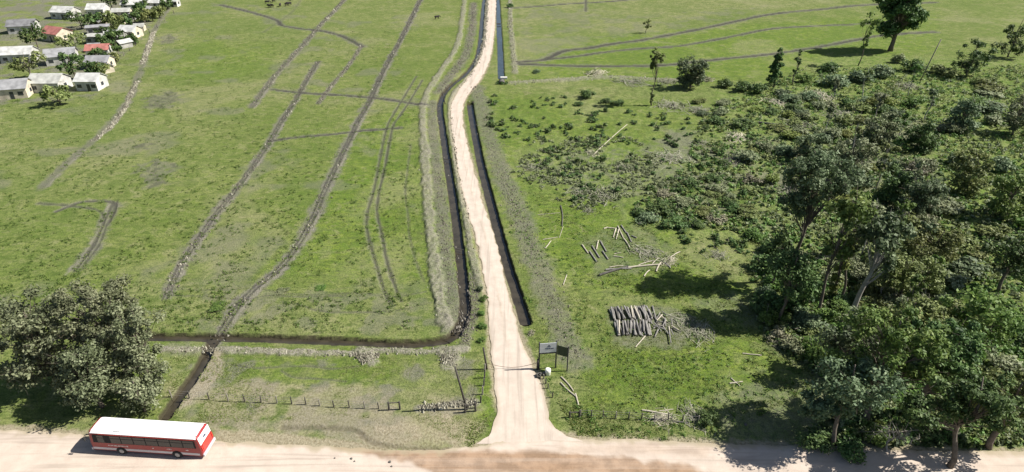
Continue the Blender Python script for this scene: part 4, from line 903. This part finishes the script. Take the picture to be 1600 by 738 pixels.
for p0, p1, rd, w_, lab, bd in [((1008,526),(993,543),.09,'pale','pale stick below the front edge of the big log stack',0), ((876,322),(878,354),.11,'dark','dark curved stick standing out on the grass above the small piles',.25),
    ((840,336),(875,333),.05,'pale','thin pale stick left of the dark curved one',0), ((880,354),(874,372),.05,'pale','thin pale twig below the dark curved stick',0), ((852,389),(861,377),.09,'pale','short white stick on the soil bank right of the ditch',0),
    ((848,375),(872,371),.06,'pale','thin pale stick above the short white one',0), ((880,446),(886,429),.08,'pale','lone white stick between ditch bank and shadow',0),
    ((877,590),(896,612),.10,'pale','upper whitish pole lying right of the gate',.1), ((876,599),(902,622),.10,'pale','lower whitish pole lying right of the gate',-.1), ((899,616),(904,634),.10,'pale','short whitish pole at the lower end of the pair',0),
    ((1003,642),(1055,652),.11,'pale','pale log lying on the fence line at the clearing foot',.1), ((1030,643),(1052,640),.06,'pale','thin pale stick behind the log on the fence line',0), ((1018,656),(1075,662),.12,'dark','dark log in front of the pale one by the fence',0),
    ((1185,193),(1219,197),.28,'dark','dark fallen log on the grass below the columnar tree',0), ((1378,368),(1432,365),.16,'pale','pale fallen log at the right edge behind the olive thicket',0), ((1140,600),(1160,597),.09,'pale','pale stick in the shadow edge at the right of the clearing',0),
    ((1142,592),(1156,604),.08,'pale','short pale stick crossing the one at the shadow edge',0), ((1160,553),(1190,556),.08,'pale','pale stick on bright grass above the lower shadow',0), ((925,245),(980,195),.10,'pale','straw-coloured long pole amid the dark tufts',.2)]:
    log('stick', p0, p1, rd, w_, lab, 'stick', bend=bd)

# ------------------------------------------------------------------ fences, posts and gate
POST = simple('post_wood', (.075, .068, .06), .9, .1, .3, 3, .3); POSTP = simple('grey_post_wood', (.22, .2, .17), .9, .1, .3, 3); WIRE = simple('wire', (.16, .15, .14), .6, .3)
def fence(label, posts, h=1.15, wires=3, rad=.075):
    P = [G(*p) for p in posts]; c = P[0].copy(); root = empty('wire_fence', c, label, 'fence')
    for i, p in enumerate(P):
        m = MB(); q = p - c; rr_ = random.Random(i + int(c.x)); hh = h * rr_.uniform(.85, 1.12); tx = rr_.uniform(-.08, .08)
        m.tube([(0, 0, -.2), (tx * .5, 0, hh * .5), (tx, .02, hh)], [rad, rad, rad * .85], 6); m.build('post', POST if i % 3 else POSTP, root, loc=q)
    m = MB()
    for k in range(wires):
        z = h * (.3 + .3 * k); m.tube([(p - c) + Vector((0, -.05, z + .02 * ((i * 3 + k) % 3))) for i, p in enumerate(P)], .012, 3)
    m.build('wire', WIRE, root)
fence('low wire fence on dark posts along the verge left of the gate', [(268,620),(296,622),(327,624),(357,627),(383,628),(408,629),(433,630),(456,631),(478,632),(500,634),(522,636),(546,637),(570,638),(592,639)])
fence('wire fence on the right verge from the track corner to the shaded trees', [(906,651),(924,652),(942,653),(962,654),(982,655),(1002,656),(1022,657),(1044,658),(1066,659),(1090,661)])
fence('short wire fence beside the track between gate post and corner rail', [(758,580),(757,591),(756,603),(754,617),(751,630)], 1.3, 3, .1)
fence('short wire fence on the right side of the track mouth', [(850,592),(856,607),(863,621)], .8, 2)
# H braces
def brace(label, a, b, h=1.3, rails=(1.15,)):
    A_, B_ = G(*a), G(*b); root = empty('fence_brace', A_, label, 'fence brace'); d = B_ - A_
    for q in (Vector((0, 0, 0)), d):
        m = MB(); m.tube([(0, 0, -.2), (0, 0, h)], [.12, .11], 8); m.build('post', POST, root, loc=q)
    for z in rails:
        m = MB(); m.tube([(0, 0, z), (d.x, d.y, z - .02)], .07, 6); m.build('rail', POST, root)
brace('dark braced double post ending the low fence', (608,641), (625,640))
brace('dark braced double post at the track corner beside the leaning pole', (727,645), (743,643), 1.4, (1.2, .6))
brace('low dark rail on two posts at the right corner of the track mouth', (890,652), (905,651), .9, (.75,))
def single(name, label, px, py, h, rad, lean=(0, 0), mat=POST, cat='post', extra=None):
    b = G(px, py); root = MB(); root.tube([(0, 0, -.3), (lean[0] / 2, lean[1] / 2, h / 2), (lean[0], lean[1], h)], [rad, rad * .95, rad * .8], 8)
    o = root.build(name, mat, None, True, loc=b); tag(o, label, cat); return o
single('leaning_pole', 'tall dark leaning pole rising from the corner brace', 730, 640, 6.6, .14, (-1.15, 0), cat='pole')
single('gate_post', 'tall dark gate post on the left side of the track', 761, 577, 3.6, .13, (-.4, 0))
single('gate_post', 'stout dark gate post on the right side of the track beside the sign', 840, 577, 1.7, .15, (0, 0))
single('leaning_pole', 'tall thin dark pole leaning at the right edge of the upper thicket', 1437, 128, 12.5, .16, (2.2, 0), POSTP, 'pole')
single('fence_post', 'short dark stake on the verge below the white drum', 853, 600, .8, .08)
single('leaning_pole', 'dark stake leaning in the left ditch near the track bend', 696, 163, 4.2, .12, (-.9, 0), cat='pole')
for i, (px, py) in enumerate(((773,40),(779,38))):
    pass
# chain across the track
A_, B_ = G(761, 577), G(840, 576); m = MB(); n = 14
m.tube([A_.lerp(B_, k / n) - A_ + Vector((0, 0, 1.0 - .75 * math.sin(math.pi * k / n))) for k in range(n + 1)], .03, 5)
tag(m.build('gate_chain', simple('rusty_chain', (.12, .08, .06), .7, .3), loc=A_), 'sagging chain closing the pale track between the two gate posts', 'chain')
# beam over the canal and ditch
def bar(name, label, a, b, rad, z, cat, mat=POST):
    A_, B_ = G(*a), G(*b); m = MB(); m.tube([(0, 0, z), ((B_ - A_).x, (B_ - A_).y, z)], rad, 8); tag(m.build(name, mat, loc=A_), label, cat)
bar('crossing_pole', 'thin dark pole laid across the left ditch, the lower one', (703,388), (724,390), .07, -.05, 'pole')
bar('crossing_pole', 'thin dark pole laid across the left ditch, the upper one', (684,248), (706,250), .07, -.05, 'pole')
bar('crossing_pole', 'short dark beam across the canal at the top', (776,38.6), (782.5,38.6), .22, .25, 'beam')
# culvert at the canal end
b = G(784, 130); root = empty('culvert', b, 'dark culvert with white concrete cap at the end of the canal', 'culvert')
CONC = simple('concrete', (.62, .6, .56), .85, .2, .1, 2); DK = simple('wet_concrete', (.10, .095, .085), .8, .2, .3, 2)
m = MB(); pr = [(math.cos(a) * .85, 0, .15 + math.sin(a) * .75) for a in np.linspace(0, math.pi * 2, 17)[:-1]]
V = [(x * s_, y_, .15 + (z - .15) * s_) for s_, y_ in ((1, 2.2), (1, -1.2), (.82, -1.2), (.82, 2.2)) for x, _, z in pr]
m.add(V, [(k * 16 + i, k * 16 + (i + 1) % 16, ((k + 1) % 4) * 16 + (i + 1) % 16, ((k + 1) % 4) * 16 + i) for k in range(4) for i in range(16)]); m.build('pipe', DK, root)
m = MB(); m.box((.6, 1.9, 1.0), (2.0, .9, .5)); m.build('cap', CONC, root)
m = MB(); r2 = np.random.default_rng(3); m.leaves([(-1.4, -1, .4), (1.2, -1.3, .4), (0, -1.6, .3)], .6, 40, .3, r2); m.build('weeds', L_DARK, root)

# ------------------------------------------------------------------ sign board and drum
SIGN = simple('sign_white', (.56, .58, .60), .5, .4, .04, 1); NAVY = simple('sign_navy', (.03, .045, .09), .5, .4, .1, 1); FRAME = simple('sign_frame', (.05, .05, .05), .7, .3); GREENP = simple('sign_green', (.045, .06, .035), .7, .2)
A_, B_, C_2 = G(842, 577), G(868, 575), G(886, 580)
root = empty('entrance_sign', A_, 'white sign board with small dark emblem on tall dark posts beside the track', 'sign'); d = B_ - A_; W_ = d.length; ang = math.atan2(d.y, d.x); root.rotation_euler.z = ang
zt = 4.35; zb = 2.75
for x in (0, W_):
    m = MB(); m.box((x, 0, zt / 2 - .1), (.16, .16, zt + .4)); m.build('post', FRAME, root)
m = MB(); m.box((W_ / 2, -.10, (zt + zb) / 2), (W_ - .05, .05, zt - zb - .1)); pn = m.build('panel', SIGN, root)
m = MB(); m.box((W_ / 2, -.10, zb - .07), (W_ - .1, .10, .16)); m.build('bottom_rail', FRAME, root)
m = MB(); xc, zc, yf = W_ / 2 + .1, (zt + zb) / 2 + .22, -.128
m.add([(xc - .22, yf, zc), (xc + .22, yf, zc), (xc, yf, zc + .26), (xc - .22, yf - .012, zc), (xc + .22, yf - .012, zc), (xc, yf - .012, zc + .26)], [(3, 4, 5), (0, 1, 4, 3), (1, 2, 5, 4), (2, 0, 3, 5)])
m.box((xc, yf, zc - .10), (.5, .02, .07)); m.build('emblem', NAVY, root)
m = MB()
for k, (xo, w2) in enumerate(((-.55, .16), (-.34, .2), (-.09, .22), (.16, .18), (.37, .2))): m.box((xc + xo + .15, yf, zc - .34 - .03 * (k % 2)), (w2, .02, .15))
m.build('lettering', NAVY, root)
d2 = C_2 - B_; root2 = empty('side_board', B_, 'dark green board on a thin post right of the white sign', 'sign', rz=math.atan2(d2.y, d2.x)); W2 = d2.length
m = MB(); m.box((W2, 0, 1.95), (.13, .13, 4.2)); m.build('post', FRAME, root2)
m = MB(); m.box((W2 / 2 + .05, -.02, 3.1), (W2 - .16, .06, 1.5)); m.build('panel', GREENP, root2)
m = MB(); m.tube([(0, 0, -.1), (-.12, -.2, .9)], .05, 6)
b = G(856, 585); root = empty('white_drum', b, 'small white drum standing on the grass below the sign', 'drum')
m = MB(); m.tube([(0, 0, 0), (0, 0, .04), (0, 0, .42), (0, 0, .46), (0, 0, .84), (0, 0, .88)], [.33, .36, .36, .38, .36, .32], 18); m.build('body', simple('drum_plastic', (.78, .77, .70), .45, .4, .04, 2), root, True)
m = MB(); m.tube([(0, 0, .882), (0, 0, .93)], [.27, .25], 18); m.build('lid', simple('drum_lid', (.72, .7, .6), .5, .4, .05, 2), root)
b = G(847, 588); m = MB(); r2 = np.random.default_rng(8)
for k in range(5): m.box((r2.normal() * .25, r2.normal() * .2, .18), (.5, .3, .36), k * 1.1)
tag(m.build('dark_stones', DK, loc=b), 'dark jumbled stones left of the white drum', 'stones')

# ------------------------------------------------------------------ the bus
RED = simple('bus_red', (.27, .022, .024), .38, .5, .12, .6); REDL = simple('bus_bright_red', (.55, .05, .04), .4, .5, .08, .6)
WHT = simple('bus_white', (.80, .79, .78), .5, .4, .03, .4); GREYW = simple('bus_skirt', (.50, .48, .50), .5, .4, .08, .7)
GL = N('bus_glass'); GL.pbr((.022, .022, .024), .15, .5); GL = GL.m; RUB = simple('rubber', (.03, .03, .03), .85, .2); RIM = simple('rim', (.35, .33, .32), .5, .4, .2, 4)
def bus():
    p0, p1 = G(320, 718), G(153, 707); d = (p1 - p0).normalized(); L, W_, H0, H1 = 12.7, 2.5, .45, 3.12
    root = empty('city_bus', p0 + Vector((0, 0, .02)), 'red city bus with white roof driving on the dirt road at the lower left', 'bus', rz=math.atan2(d.y, d.x))
    # local frame: +x forward (to the left in the picture); camera side is +y; body spans y in [-W, 0]
    def prof(y0): pass
    sec = [(-.0, H0), (-.0, 1.05), (-.02, 1.6), (-.07, 2.75), (-.17, 2.98), (-.34, 3.10), (-W_ / 2, 3.15), (-W_ + .34, 3.10), (-W_ + .17, 2.98), (-W_ + .07, 2.75), (-W_ + .02, 1.6), (-W_, 1.05), (-W_, H0)]
    xs_ = [(0, 0), (.05, 0), (L - .05, 0), (L, 0)]
    m = MB(); n = len(sec); V = []
    for i, x in enumerate((0, .12, L - .14, L)):
        for y, z in sec:
            ins = .07 if i in (0, 3) else 0; yy_ = y + (ins if y < -W_ / 2 else -ins) * (abs(y + W_ / 2) > .5); zz_ = z - (ins if z > 2.9 else 0)
            xo = x
            if i <= 1: xo = x + .22 * max(0, (z - 1.5) / 1.65)      # raked rear
            else: xo = x - .18 * max(0, (z - 1.3) / 1.8)
            V.append((xo, yy_, zz_))
    f = []; mi = []
    for i in range(3):
        for j in range(n - 1): f.append((i * n + j, i * n + j + 1, (i + 1) * n + j + 1, (i + 1) * n + j))
    f.append(tuple(range(n))); f.append(tuple(reversed(range(3 * n, 4 * n)))); f += [(i * n + n - 1, i * n, (i + 1) * n, (i + 1) * n + n - 1) for i in range(3)]
    m.add(V, f); o = m.build('body', [RED], root)
    # white roof skin
    m = MB(); ysec = [(-.075, 2.93), (-.165, 3.0), (-.34, 3.125), (-W_ / 2, 3.175), (-W_ + .34, 3.125), (-W_ + .165, 3.0), (-W_ + .075, 2.93)]; V = []
    for x in (.34, .6, L - .6, L - .36):
        for y, z in ysec: V.append((x, y, z - (.03 if x in (.34, L - .36) else 0)))
    k = len(ysec); m.add(V, [(i * k + j, i * k + j + 1, (i + 1) * k + j + 1, (i + 1) * k + j) for i in range(3) for j in range(k - 1)])
    rf = m.build('roof', WHT, root)
    m = MB(); m.box((9.3, -.62, 3.17), (.75, .6, .09)); m.build('hatch', WHT, rf)
    m = MB(); m.box((3.4, -1.75, 3.17), (.75, .6, .09)); m.build('hatch', WHT, rf)
    m = MB()
    for x, y, a_, b_ in ((7.9, -1.0, .5, .10), (8.2, -1.25, .10, .5), (8.35, -1.6, .45, .09), (8.6, -.75, .08, .4), (9.7, -2.05, .4, .12), (10.9, -1.9, .25, .1)): m.box((x, y, 3.176), (a_, b_, .012), .5)
    m.build('roof_marking', simple('roof_mark', (.45, .45, .46), .6, .3), rf)
    for xr_ in np.arange(1.4, L - 1, 1.35):
        m = MB(); m.box((xr_, -W_ / 2, 3.176), (.05, 1.5, .02)); m.build('roof_rib', WHT, rf)
    m = MB(); m.box((.44, -W_ / 2, 3.04), (.10, W_ - .62, .14)); m.build('rear_louvre', RUB, root)
    # windows, both sides
    for side in (0, 1):
        y = .012 if side == 0 else -W_ - .012; s_ = 1 if side == 0 else -1
        m = MB(); m.add([(.55, y - s_ * .030, 1.60), (L - .45, y - s_ * .030, 1.60), (L - .55, y - s_ * .076, 2.70), (.6, y - s_ * .076, 2.70), (.55, y - s_ * .0, 1.60), (L - .45, y - s_ * .0, 1.60), (L - .55, y - s_ * .052, 2.70), (.6, y - s_ * .052, 2.70)], [(4, 5, 6, 7), (0, 1, 5, 4), (1, 2, 6, 5), (2, 3, 7, 6), (3, 0, 4, 7)]); m.build('window_band', RUB, root)
        for a_, b_ in ((.7, 1.95), (2.0, 3.35), (3.4, 4.75), (4.8, 6.15), (6.2, 7.55), (7.6, 8.95), (9.0, 10.2), (10.9, 11.7)):
            m = MB(); s_ = 1 if side == 0 else -1
            q = [(a_ + .03, y + s_ * .008, 1.66), (b_ - .03, y + s_ * .008, 1.66), (b_ - .03, y - s_ * .036, 2.66), (a_ + .03, y - s_ * .036, 2.66)]
            q2 = [(x, yy_ - s_ * .012, z) for x, yy_, z in q]
            m.add(q + q2, [(0, 1, 2, 3), (0, 4, 5, 1), (1, 5, 6, 2), (2, 6, 7, 3), (3, 7, 4, 0)]); wo_ = m.build('window', GL, root)
            m = MB(); m.box(((a_ + b_) / 2, y - s_ * .012, 2.32), (b_ - a_ - .1, .02, .035)); m.build('window_bar', RUB, wo_)
        m = MB(); m.box((L / 2 + .1, y - (.008 if side == 0 else -.008), .72), (L - .5, .025, .32)); m.build('skirt', GREYW, root)
        for xw in (2.95, 9.35):
            m = MB(); yc = -.04 if side == 0 else -W_ + .04; s_ = 1 if side == 0 else -1
            n_ = 20; arc = [(xw + .62 * math.cos(a), yc + s_ * .062, .45 + .60 * math.sin(a)) for a in np.linspace(0, math.pi, n_)]
            m.add(arc, [tuple(range(n_))]); m.build('wheel_arch', RUB, root)
            w_ = bpy.data.objects.new('wheel', None); COL.objects.link(w_); w_.parent = root; w_.location = (xw, yc + s_ * .06, .48)
            m = MB(); m.tube([(0, -s_ * .3, 0), (0, -s_ * .28, 0), (0, s_ * .03, 0), (0, s_ * .05, 0)], [.44, .49, .49, .44], 24); m.build('tyre', RUB, w_)
            m = MB(); m.tube([(0, s_ * .04, 0), (0, s_ * .07, 0), (0, s_ * .09, 0)], [.28, .27, .10], 16); m.build('rim', RIM, w_)
        m = MB(); s_ = 1 if side == 0 else -1; rr_ = random.Random(side)
        for x0 in (10.6, 10.35, 10.15, 9.9, 9.7, 9.45, 9.2, 9.0, 8.75, 8.5, 5.55, 3.9, 3.7, 3.5, 1.75, 1.6): m.box((x0, y - s_ * .006, 1.25 + rr_.uniform(-.02, .02)), (rr_.uniform(.12, .2), .014, rr_.uniform(.08, .2)))
        m.build('lettering', simple('side_lettering', (.6, .5, .48), .6, .3), root)
        m = MB(); m.box((6.0, y - s_ * .075, 2.80), (10.8, .02, .10)); m.build('rail', REDL, root)
    # door on the far side
    for x0 in (10.25, 5.3):
        m = MB(); m.box((x0 + .35, -W_ - .006, 1.55), (1.1, .03, 2.1)); dr = m.build('door', RUB, root)
        for k in (-.27, .27):
            m = MB(); m.box((x0 + .35 + k, -W_ - .024, 1.6), (.46, .02, 1.7)); m.build('pane', GL, dr)
    # rear: upper white band, window, red engine lid, lamps, bumper
    def rear(z0, z1, y0, y1, th, mat, name, par=root):
        xr = lambda z: .22 * max(0, (z - 1.5) / 1.65)
        m = MB(); q = [(xr(z) - .004, y, z) for z, y in ((z0, y0), (z0, y1), (z1, y1), (z1, y0))]; q2 = [(x - th, y, z) for x, y, z in q]
        m.add(q + q2, [(4, 5, 6, 7), (0, 1, 5, 4), (1, 2, 6, 5), (2, 3, 7, 6), (3, 0, 4, 7)]); return m.build(name, mat, par)
    rear(1.95, 2.92, -.16, -W_ + .16, .02, WHT, 'rear_panel')
    rear(.98, 1.82, -.38, -W_ + .38, .03, REDL, 'engine_lid')
    rear(2.25, 2.5, -1.0, -1.5, .035, NAVY, 'route_plate')
    m = MB(); m.box((-.05, -W_ / 2, .58), (.16, W_ - .04, .32)); m.build('bumper', GREYW, root)
    for y in (-.22, -W_ + .22):
        for z in (1.1, 1.45): rear(z, z + .24, y - .09, y + .09, .04, simple('tail_lamp', (.5, .03, .02), .3, .5), 'tail_lamp')
    # front: windscreen, destination board, lamps, bumper, mirrors
    def front(z0, z1, y0, y1, th, mat, name):
        xf = lambda z: L - .18 * max(0, (z - 1.3) / 1.8); m = MB(); q = [(xf(z) + .004, y, z) for z, y in ((z0, y0), (z0, y1), (z1, y1), (z1, y0))]; q2 = [(x + th, y, z) for x, y, z in q]
        m.add(q + q2, [(7, 6, 5, 4), (4, 5, 1, 0), (5, 6, 2, 1), (6, 7, 3, 2), (7, 4, 0, 3)]); return m.build(name, mat, root)
    front(1.35, 2.55, -.14, -W_ + .14, .02, GL, 'windscreen'); front(2.62, 2.9, -.4, -W_ + .4, .02, RUB, 'destination_board')
    for y in (-.32, -W_ + .32): front(.78, 1.0, y - .2, y + .2, .04, WHT, 'headlight')
    m = MB(); m.box((L + .05, -W_ / 2, .55), (.16, W_ - .04, .3)); m.build('bumper', GREYW, root)
    for s_, y in ((1, .0), (-1, -W_)):
        m = MB(); m.tube([(L - .2, y - s_ * .08, 2.7), (L + .22, y + s_ * .16, 2.65), (L + .24, y + s_ * .2, 2.4)], .025, 5); m.box((L + .24, y + s_ * .2, 2.2), (.08, .2, .38)); m.build('mirror', RUB, root)
bus()
# ------------------------------------------------------------------ stones on the road
for i, (px, py, s) in enumerate(((523,716,.10),(549,717,.16),(554,721,.10),(609,722,.18),(612,729,.12),(1165,664,.2))):
    m = MB(); r2 = random.Random(i); pts = [(math.cos(a) * s * r2.uniform(.8, 1.2), math.sin(a) * s * r2.uniform(.8, 1.2), .0) for a in np.linspace(0, 6.28, 7)[:-1]]
    m.add(pts + [(p[0] * .8, p[1] * .8, s * .5) for p in pts] + [(0, 0, s * .7)], [(k, (k + 1) % 6, 6 + (k + 1) % 6, 6 + k) for k in range(6)] + [(6 + k, 6 + (k + 1) % 6, 12) for k in range(6)])
    tag(m.build('stone', DK, loc=G(px, py, .04)), ['smallest brown stone on the pale road, farthest left', 'brown stone left of centre on the pale road', 'pebble touching the second brown stone on the road', 'largest brown stone on the pale road', 'brown pebble just below the largest stone', 'grey stone in the shade by the right verge'][i], 'stone')

# ------------------------------------------------------------------ cattle on the far pasture
HIDE = simple('black_hide', (.03, .027, .025), .8, .2, .3, 2)
def cow_mesh():
    m = MB()
    m.tube([(-1.0, 0, 1.05), (-.9, 0, 1.05), (-.5, 0, 1.0), (.1, 0, .95), (.6, 0, 1.02), (.85, 0, 1.15), (1.05, 0, 1.2)], [.12, .32, .38, .40, .37, .27, .17], 10)
    m.tube([(.9, 0, 1.15), (1.25, 0, 1.05), (1.4, 0, .85), (1.62, 0, .62), (1.68, 0, .56)], [.22, .17, .15, .10, .07], 8)
    for x in (-.72, .62):
        for y in (-.2, .2):
            if x < 0: m.tube([(x, y, 1.0), (x + .1, y, .72), (x - .06, y, .42), (x, y, .0)], [.19, .13, .07, .06], 6)
            else: m.tube([(x, y, 1.0), (x + .03, y, .55), (x, y, 0)], [.15, .08, .06], 6)
    m.tube([(-1.05, 0, 1.2), (-1.16, 0, .9), (-1.14, 0, .45)], [.04, .03, .05], 5)
    for s_ in (-1, 1): m.tube([(1.33, s_ * .12, 1.02), (1.30, s_ * .30, 1.05)], [.05, .02], 4)
    return m
C0 = None
for i, (px, py, rz, lab) in enumerate(((418,6,.3,'black cow grazing at the top left of the herd'), (421,12,2.5,'black cow at the lower left of the herd'), (425,11.5,5.6,'black cow touching the lower left one'), (428,3.5,1.2,'black cow at the top centre of the herd'),
        (438,10.5,1.7,'black cow facing away in the middle of the herd'), (449,9.5,.4,'black cow grazing right of the middle one'), (452,8.3,3.3,'black cow just behind the right pair'), (456,1.0,1.0,'black cow at the top right of the herd'), (683,30,.6,'lone black cow between herd and spoil bank'))):
    if C0 is None: o = C0 = cow_mesh().build('cow', HIDE, smooth=True)
    else: o = C0.copy(); COL.objects.link(o)
    o.location = G(px, py); o.rotation_euler.z = rz; o.scale = (1.05,) * 3; tag(o, lab, 'cow', 'cattle grazing on the far pasture' if i < 8 else None)

# ------------------------------------------------------------------ settlement at the upper left
def mat_(n, c): return simple(n, c, .8, .2, .32, .55)
HW = {'white': mat_('white_sheet', (.42, .42, .40)), 'grey': mat_('grey_sheet', (.24, .24, .245)), 'pink': mat_('red_tiles', (.32, .13, .11)), 'pale': mat_('pale_sheet', (.36, .36, .33)), 'dark': mat_('dark_sheet', (.16, .16, .165))}
WALLM = {'white': mat_('white_wall', (.46, .45, .42)), 'grey': mat_('grey_wall', (.30, .29, .27)), 'cream': mat_('cream_wall', (.52, .46, .36))}
WIN = simple('window_dark', (.04, .045, .05), .2, .5)
def house(label, px, py, L, W_, h, rot, roof, wall, flat=False):
    b = G(px, py); rot += random.Random(px * 3 + py).uniform(-22, 22); root = empty('house', b, label, 'house', rz=math.radians(rot)); rise = .35 if flat else W_ * .22; WM_ = WALLM[wall]
    L *= .76; W_ *= .80; h *= .9; m = MB(); x, y = L / 2, W_ / 2
    m.add([(-x,-y,-.3),(x,-y,-.3),(x,y,-.3),(-x,y,-.3),(-x,-y,h),(x,-y,h),(x,y,h),(-x,y,h),(-x,0,h+rise),(x,0,h+rise)], [(0,1,5,4),(2,3,7,6),(1,2,6,9,5),(3,0,4,8,7)]); m.build('wall', WM_, root)
    m = MB(); e = .35; t = .1
    for s_ in (-1, 1):
        m.add([(-x-e, s_*(y+e), h-rise*e/y+.02), (x+e, s_*(y+e), h-rise*e/y+.02), (x+e, 0, h+rise+.02), (-x-e, 0, h+rise+.02), (-x-e, s_*(y+e), h-rise*e/y+t+.02), (x+e, s_*(y+e), h-rise*e/y+t+.02), (x+e, 0, h+rise+t+.02), (-x-e, 0, h+rise+t+.02)],
              [(0,1,2,3),(4,7,6,5),(0,4,5,1),(0,3,7,4),(1,5,6,2)])
    m.build('roof', HW[roof], root)
    m = MB(); m.box((L*.1, -y-.02, 1.0), (.95, .06, 2.05)); m.build('door', WIN, root)
    for fx in (-.32, .34):
        m = MB(); m.box((L*fx, -y-.02, 1.45), (1.3, .06, 1.0)); m.build('window', WIN, root)
    m = MB(); m.box((x+.02, 0, 1.45), (.06, 1.2, 1.0)); m.build('window', WIN, root)
for a_ in [('long white-roofed house at the top of the settlement, left half',213,15,13,7,3.0,4,'white','white'), ('long pale-roofed house at the top of the settlement, right half',244,12,13,6,2.8,6,'white','white'),
    ('small white house at the right end of the settlement beside the field',271,10,7,5,2.8,10,'white','white'), ('white house at the left edge below the big dark trees',156,24,9,8,3.4,-8,'white','white'),
    ('pale-roofed shed half hidden between green trees',193,26,9,5,2.6,25,'pale','cream'), ('bright white-roofed house nearest the field path',206,58,8,7,3.0,12,'white','cream'),
    ('light grey house left of the bright white one',184,64,7,6,2.8,8,'pale','grey'), ('flat grey-roofed house at the left edge, upper one',156,52,10,6,3.0,3,'grey','grey',True), ('flat pale grey-roofed house at the left edge, just below the other flat one',158,67,10,6,3.0,3,'pale','grey',True),
    ('house with pinkish red roof at the left edge',158,88,9,6,3.0,2,'pink','white'), ('grey-roofed house below the red-roofed one',159,106,9,6,2.8,2,'grey','cream'), ('white house lowest in the settlement at the left edge',146,138,8,7,3.2,-12,'white','white'),
    ('white house beyond the left edge, upper one',105,28,12,8,3.2,5,'white','white'), ('red-roofed house beyond the left edge',92,62,11,8,3.2,-6,'pink','cream'), ('grey house beyond the left edge, level with the red-roofed ones',100,98,11,8,3.2,4,'grey','white'), ('pale house beyond the left edge, lowest one',82,140,11,8,3.2,-4,'pale','white'),
    ('dark-roofed house at the far left margin, upper one',40,50,12,8,3.2,3,'dark','white'), ('white house at the far left margin, middle one',34,95,12,8,3.2,8,'white','white'), ('grey house at the far left margin, lower one',22,150,12,8,3.2,0,'grey','cream')]: house(*a_)
for i, (px, py) in enumerate(((150,80),(172,96),(178,60),(188,38),(210,30),(160,40),(236,20),(168,112),(152,104),(220,48),(196,74))):
    house('small sheet-roofed shed squeezed between the houses of the settlement', px, py, 4.5 + (i % 3), 3.6, 2.1, i * 23, ('grey', 'pale', 'white', 'dark')[i % 4], ('grey', 'cream')[i % 2])
for o_ in COL.objects:
    if o_.name.startswith('house') and 'small sheet-roofed shed' in o_.get('label', ''): o_['group'] = 'sheds of the settlement'; o_.name = 'shed'; o_['category'] = 'shed'
for i, (px, py, h, w_, m_, lab) in enumerate(((176,18,9.5,5.5,'dark','big dark tree at the top of the settlement, left of the pair'), (196,16,9,4.5,'dark','big dark tree at the top of the settlement, right of the pair'), (175,44,6.5,3.8,'olive','green tree in front of the upper white house'), (190,46,5.5,3.4,'olive','green tree beside the pale shed'),
    (212,38,6,3.8,'dark','left and darkest tree of the hedge above the field path'), (226,36,5.6,3.6,'olive','second tree of the hedge above the field path'), (239,33,5.2,3.4,'olive','third tree of the hedge above the field path'), (250,28,4.6,3.0,'olive','last tree of the hedge above the field path'),
    (181,74,6,4.2,'dark','dark tree left of the bright white house'), (167,72,5,3,'dark','dark tree behind the red-roofed house'), (163,120,4.5,2.6,'olive','tree between the grey and the lowest white house'), (150,122,5,3,'dark','dark tree at the left edge above the lowest white house'), (212,68,3,1.8,'dark','small dark tree right of the bright white house'),
    (262,14,4.5,2.6,'dark','dark tree between the long house and the small white one'), (186,54,4.5,3,'olive','olive tree between the light grey house and the pale shed'), (172,84,4,2.4,'dark','dark tree right of the pinkish red roof'), (180,98,3.4,2.2,'olive','olive tree right of the grey-roofed house'), (150,40,5,3,'dark','dark tree between the upper white house and flat grey roof'), (222,22,5,2.6,'dark','dark tree in front of the long white house'), (128,45,8,5,'dark','dark tree beyond the left edge of the settlement, upper one'), (120,84,8,5,'olive','olive tree beyond the left edge of the settlement'), (118,122,8,5,'dark','dark tree beyond the left edge of the settlement, lower one'), (60,75,9,5.5,'dark','dark tree at the far left margin of the settlement, upper one'), (50,125,9,5.5,'olive','olive tree at the far left margin of the settlement'), (95,165,6,4,'olive','olive tree below the settlement beyond the left edge'), (232,10,8,4,'dark','dark tree behind the long white house'))):
    tree('garden_tree', lab, px, py, h, [(0,0,h*.58,w_,w_*.85,h*.34,16)], LM[m_], 500 + i, r0=.2, leaf=.55, nl=42, cr=(.9,1.6), twigs=0)
for i, (px, py) in enumerate(((200,70),(160,60),(186,88),(152,94),(228,16),(202,46),(165,98),(248,10),(178,66))):
    o_ = tree('garden_tree', 'small dark tree crammed between roofs of the settlement', px, py, 3.6 + i % 3, [(0,0,2.6 + .3 * (i % 3),2.2,1.9,1.5,9)], LM[('dark','olive')[i % 2 * 0]], 560 + i, r0=.14, leaf=.45, nl=45, cr=(.7,1.2), twigs=0, group='small trees between roofs')
fence('pale plank fence line along the settlement edge by the field path', [(172,112),(178,104),(186,96),(194,88),(203,80),(212,72),(222,62),(234,52),(246,44),(258,34),(272,22)], 1.4, 2, .12)
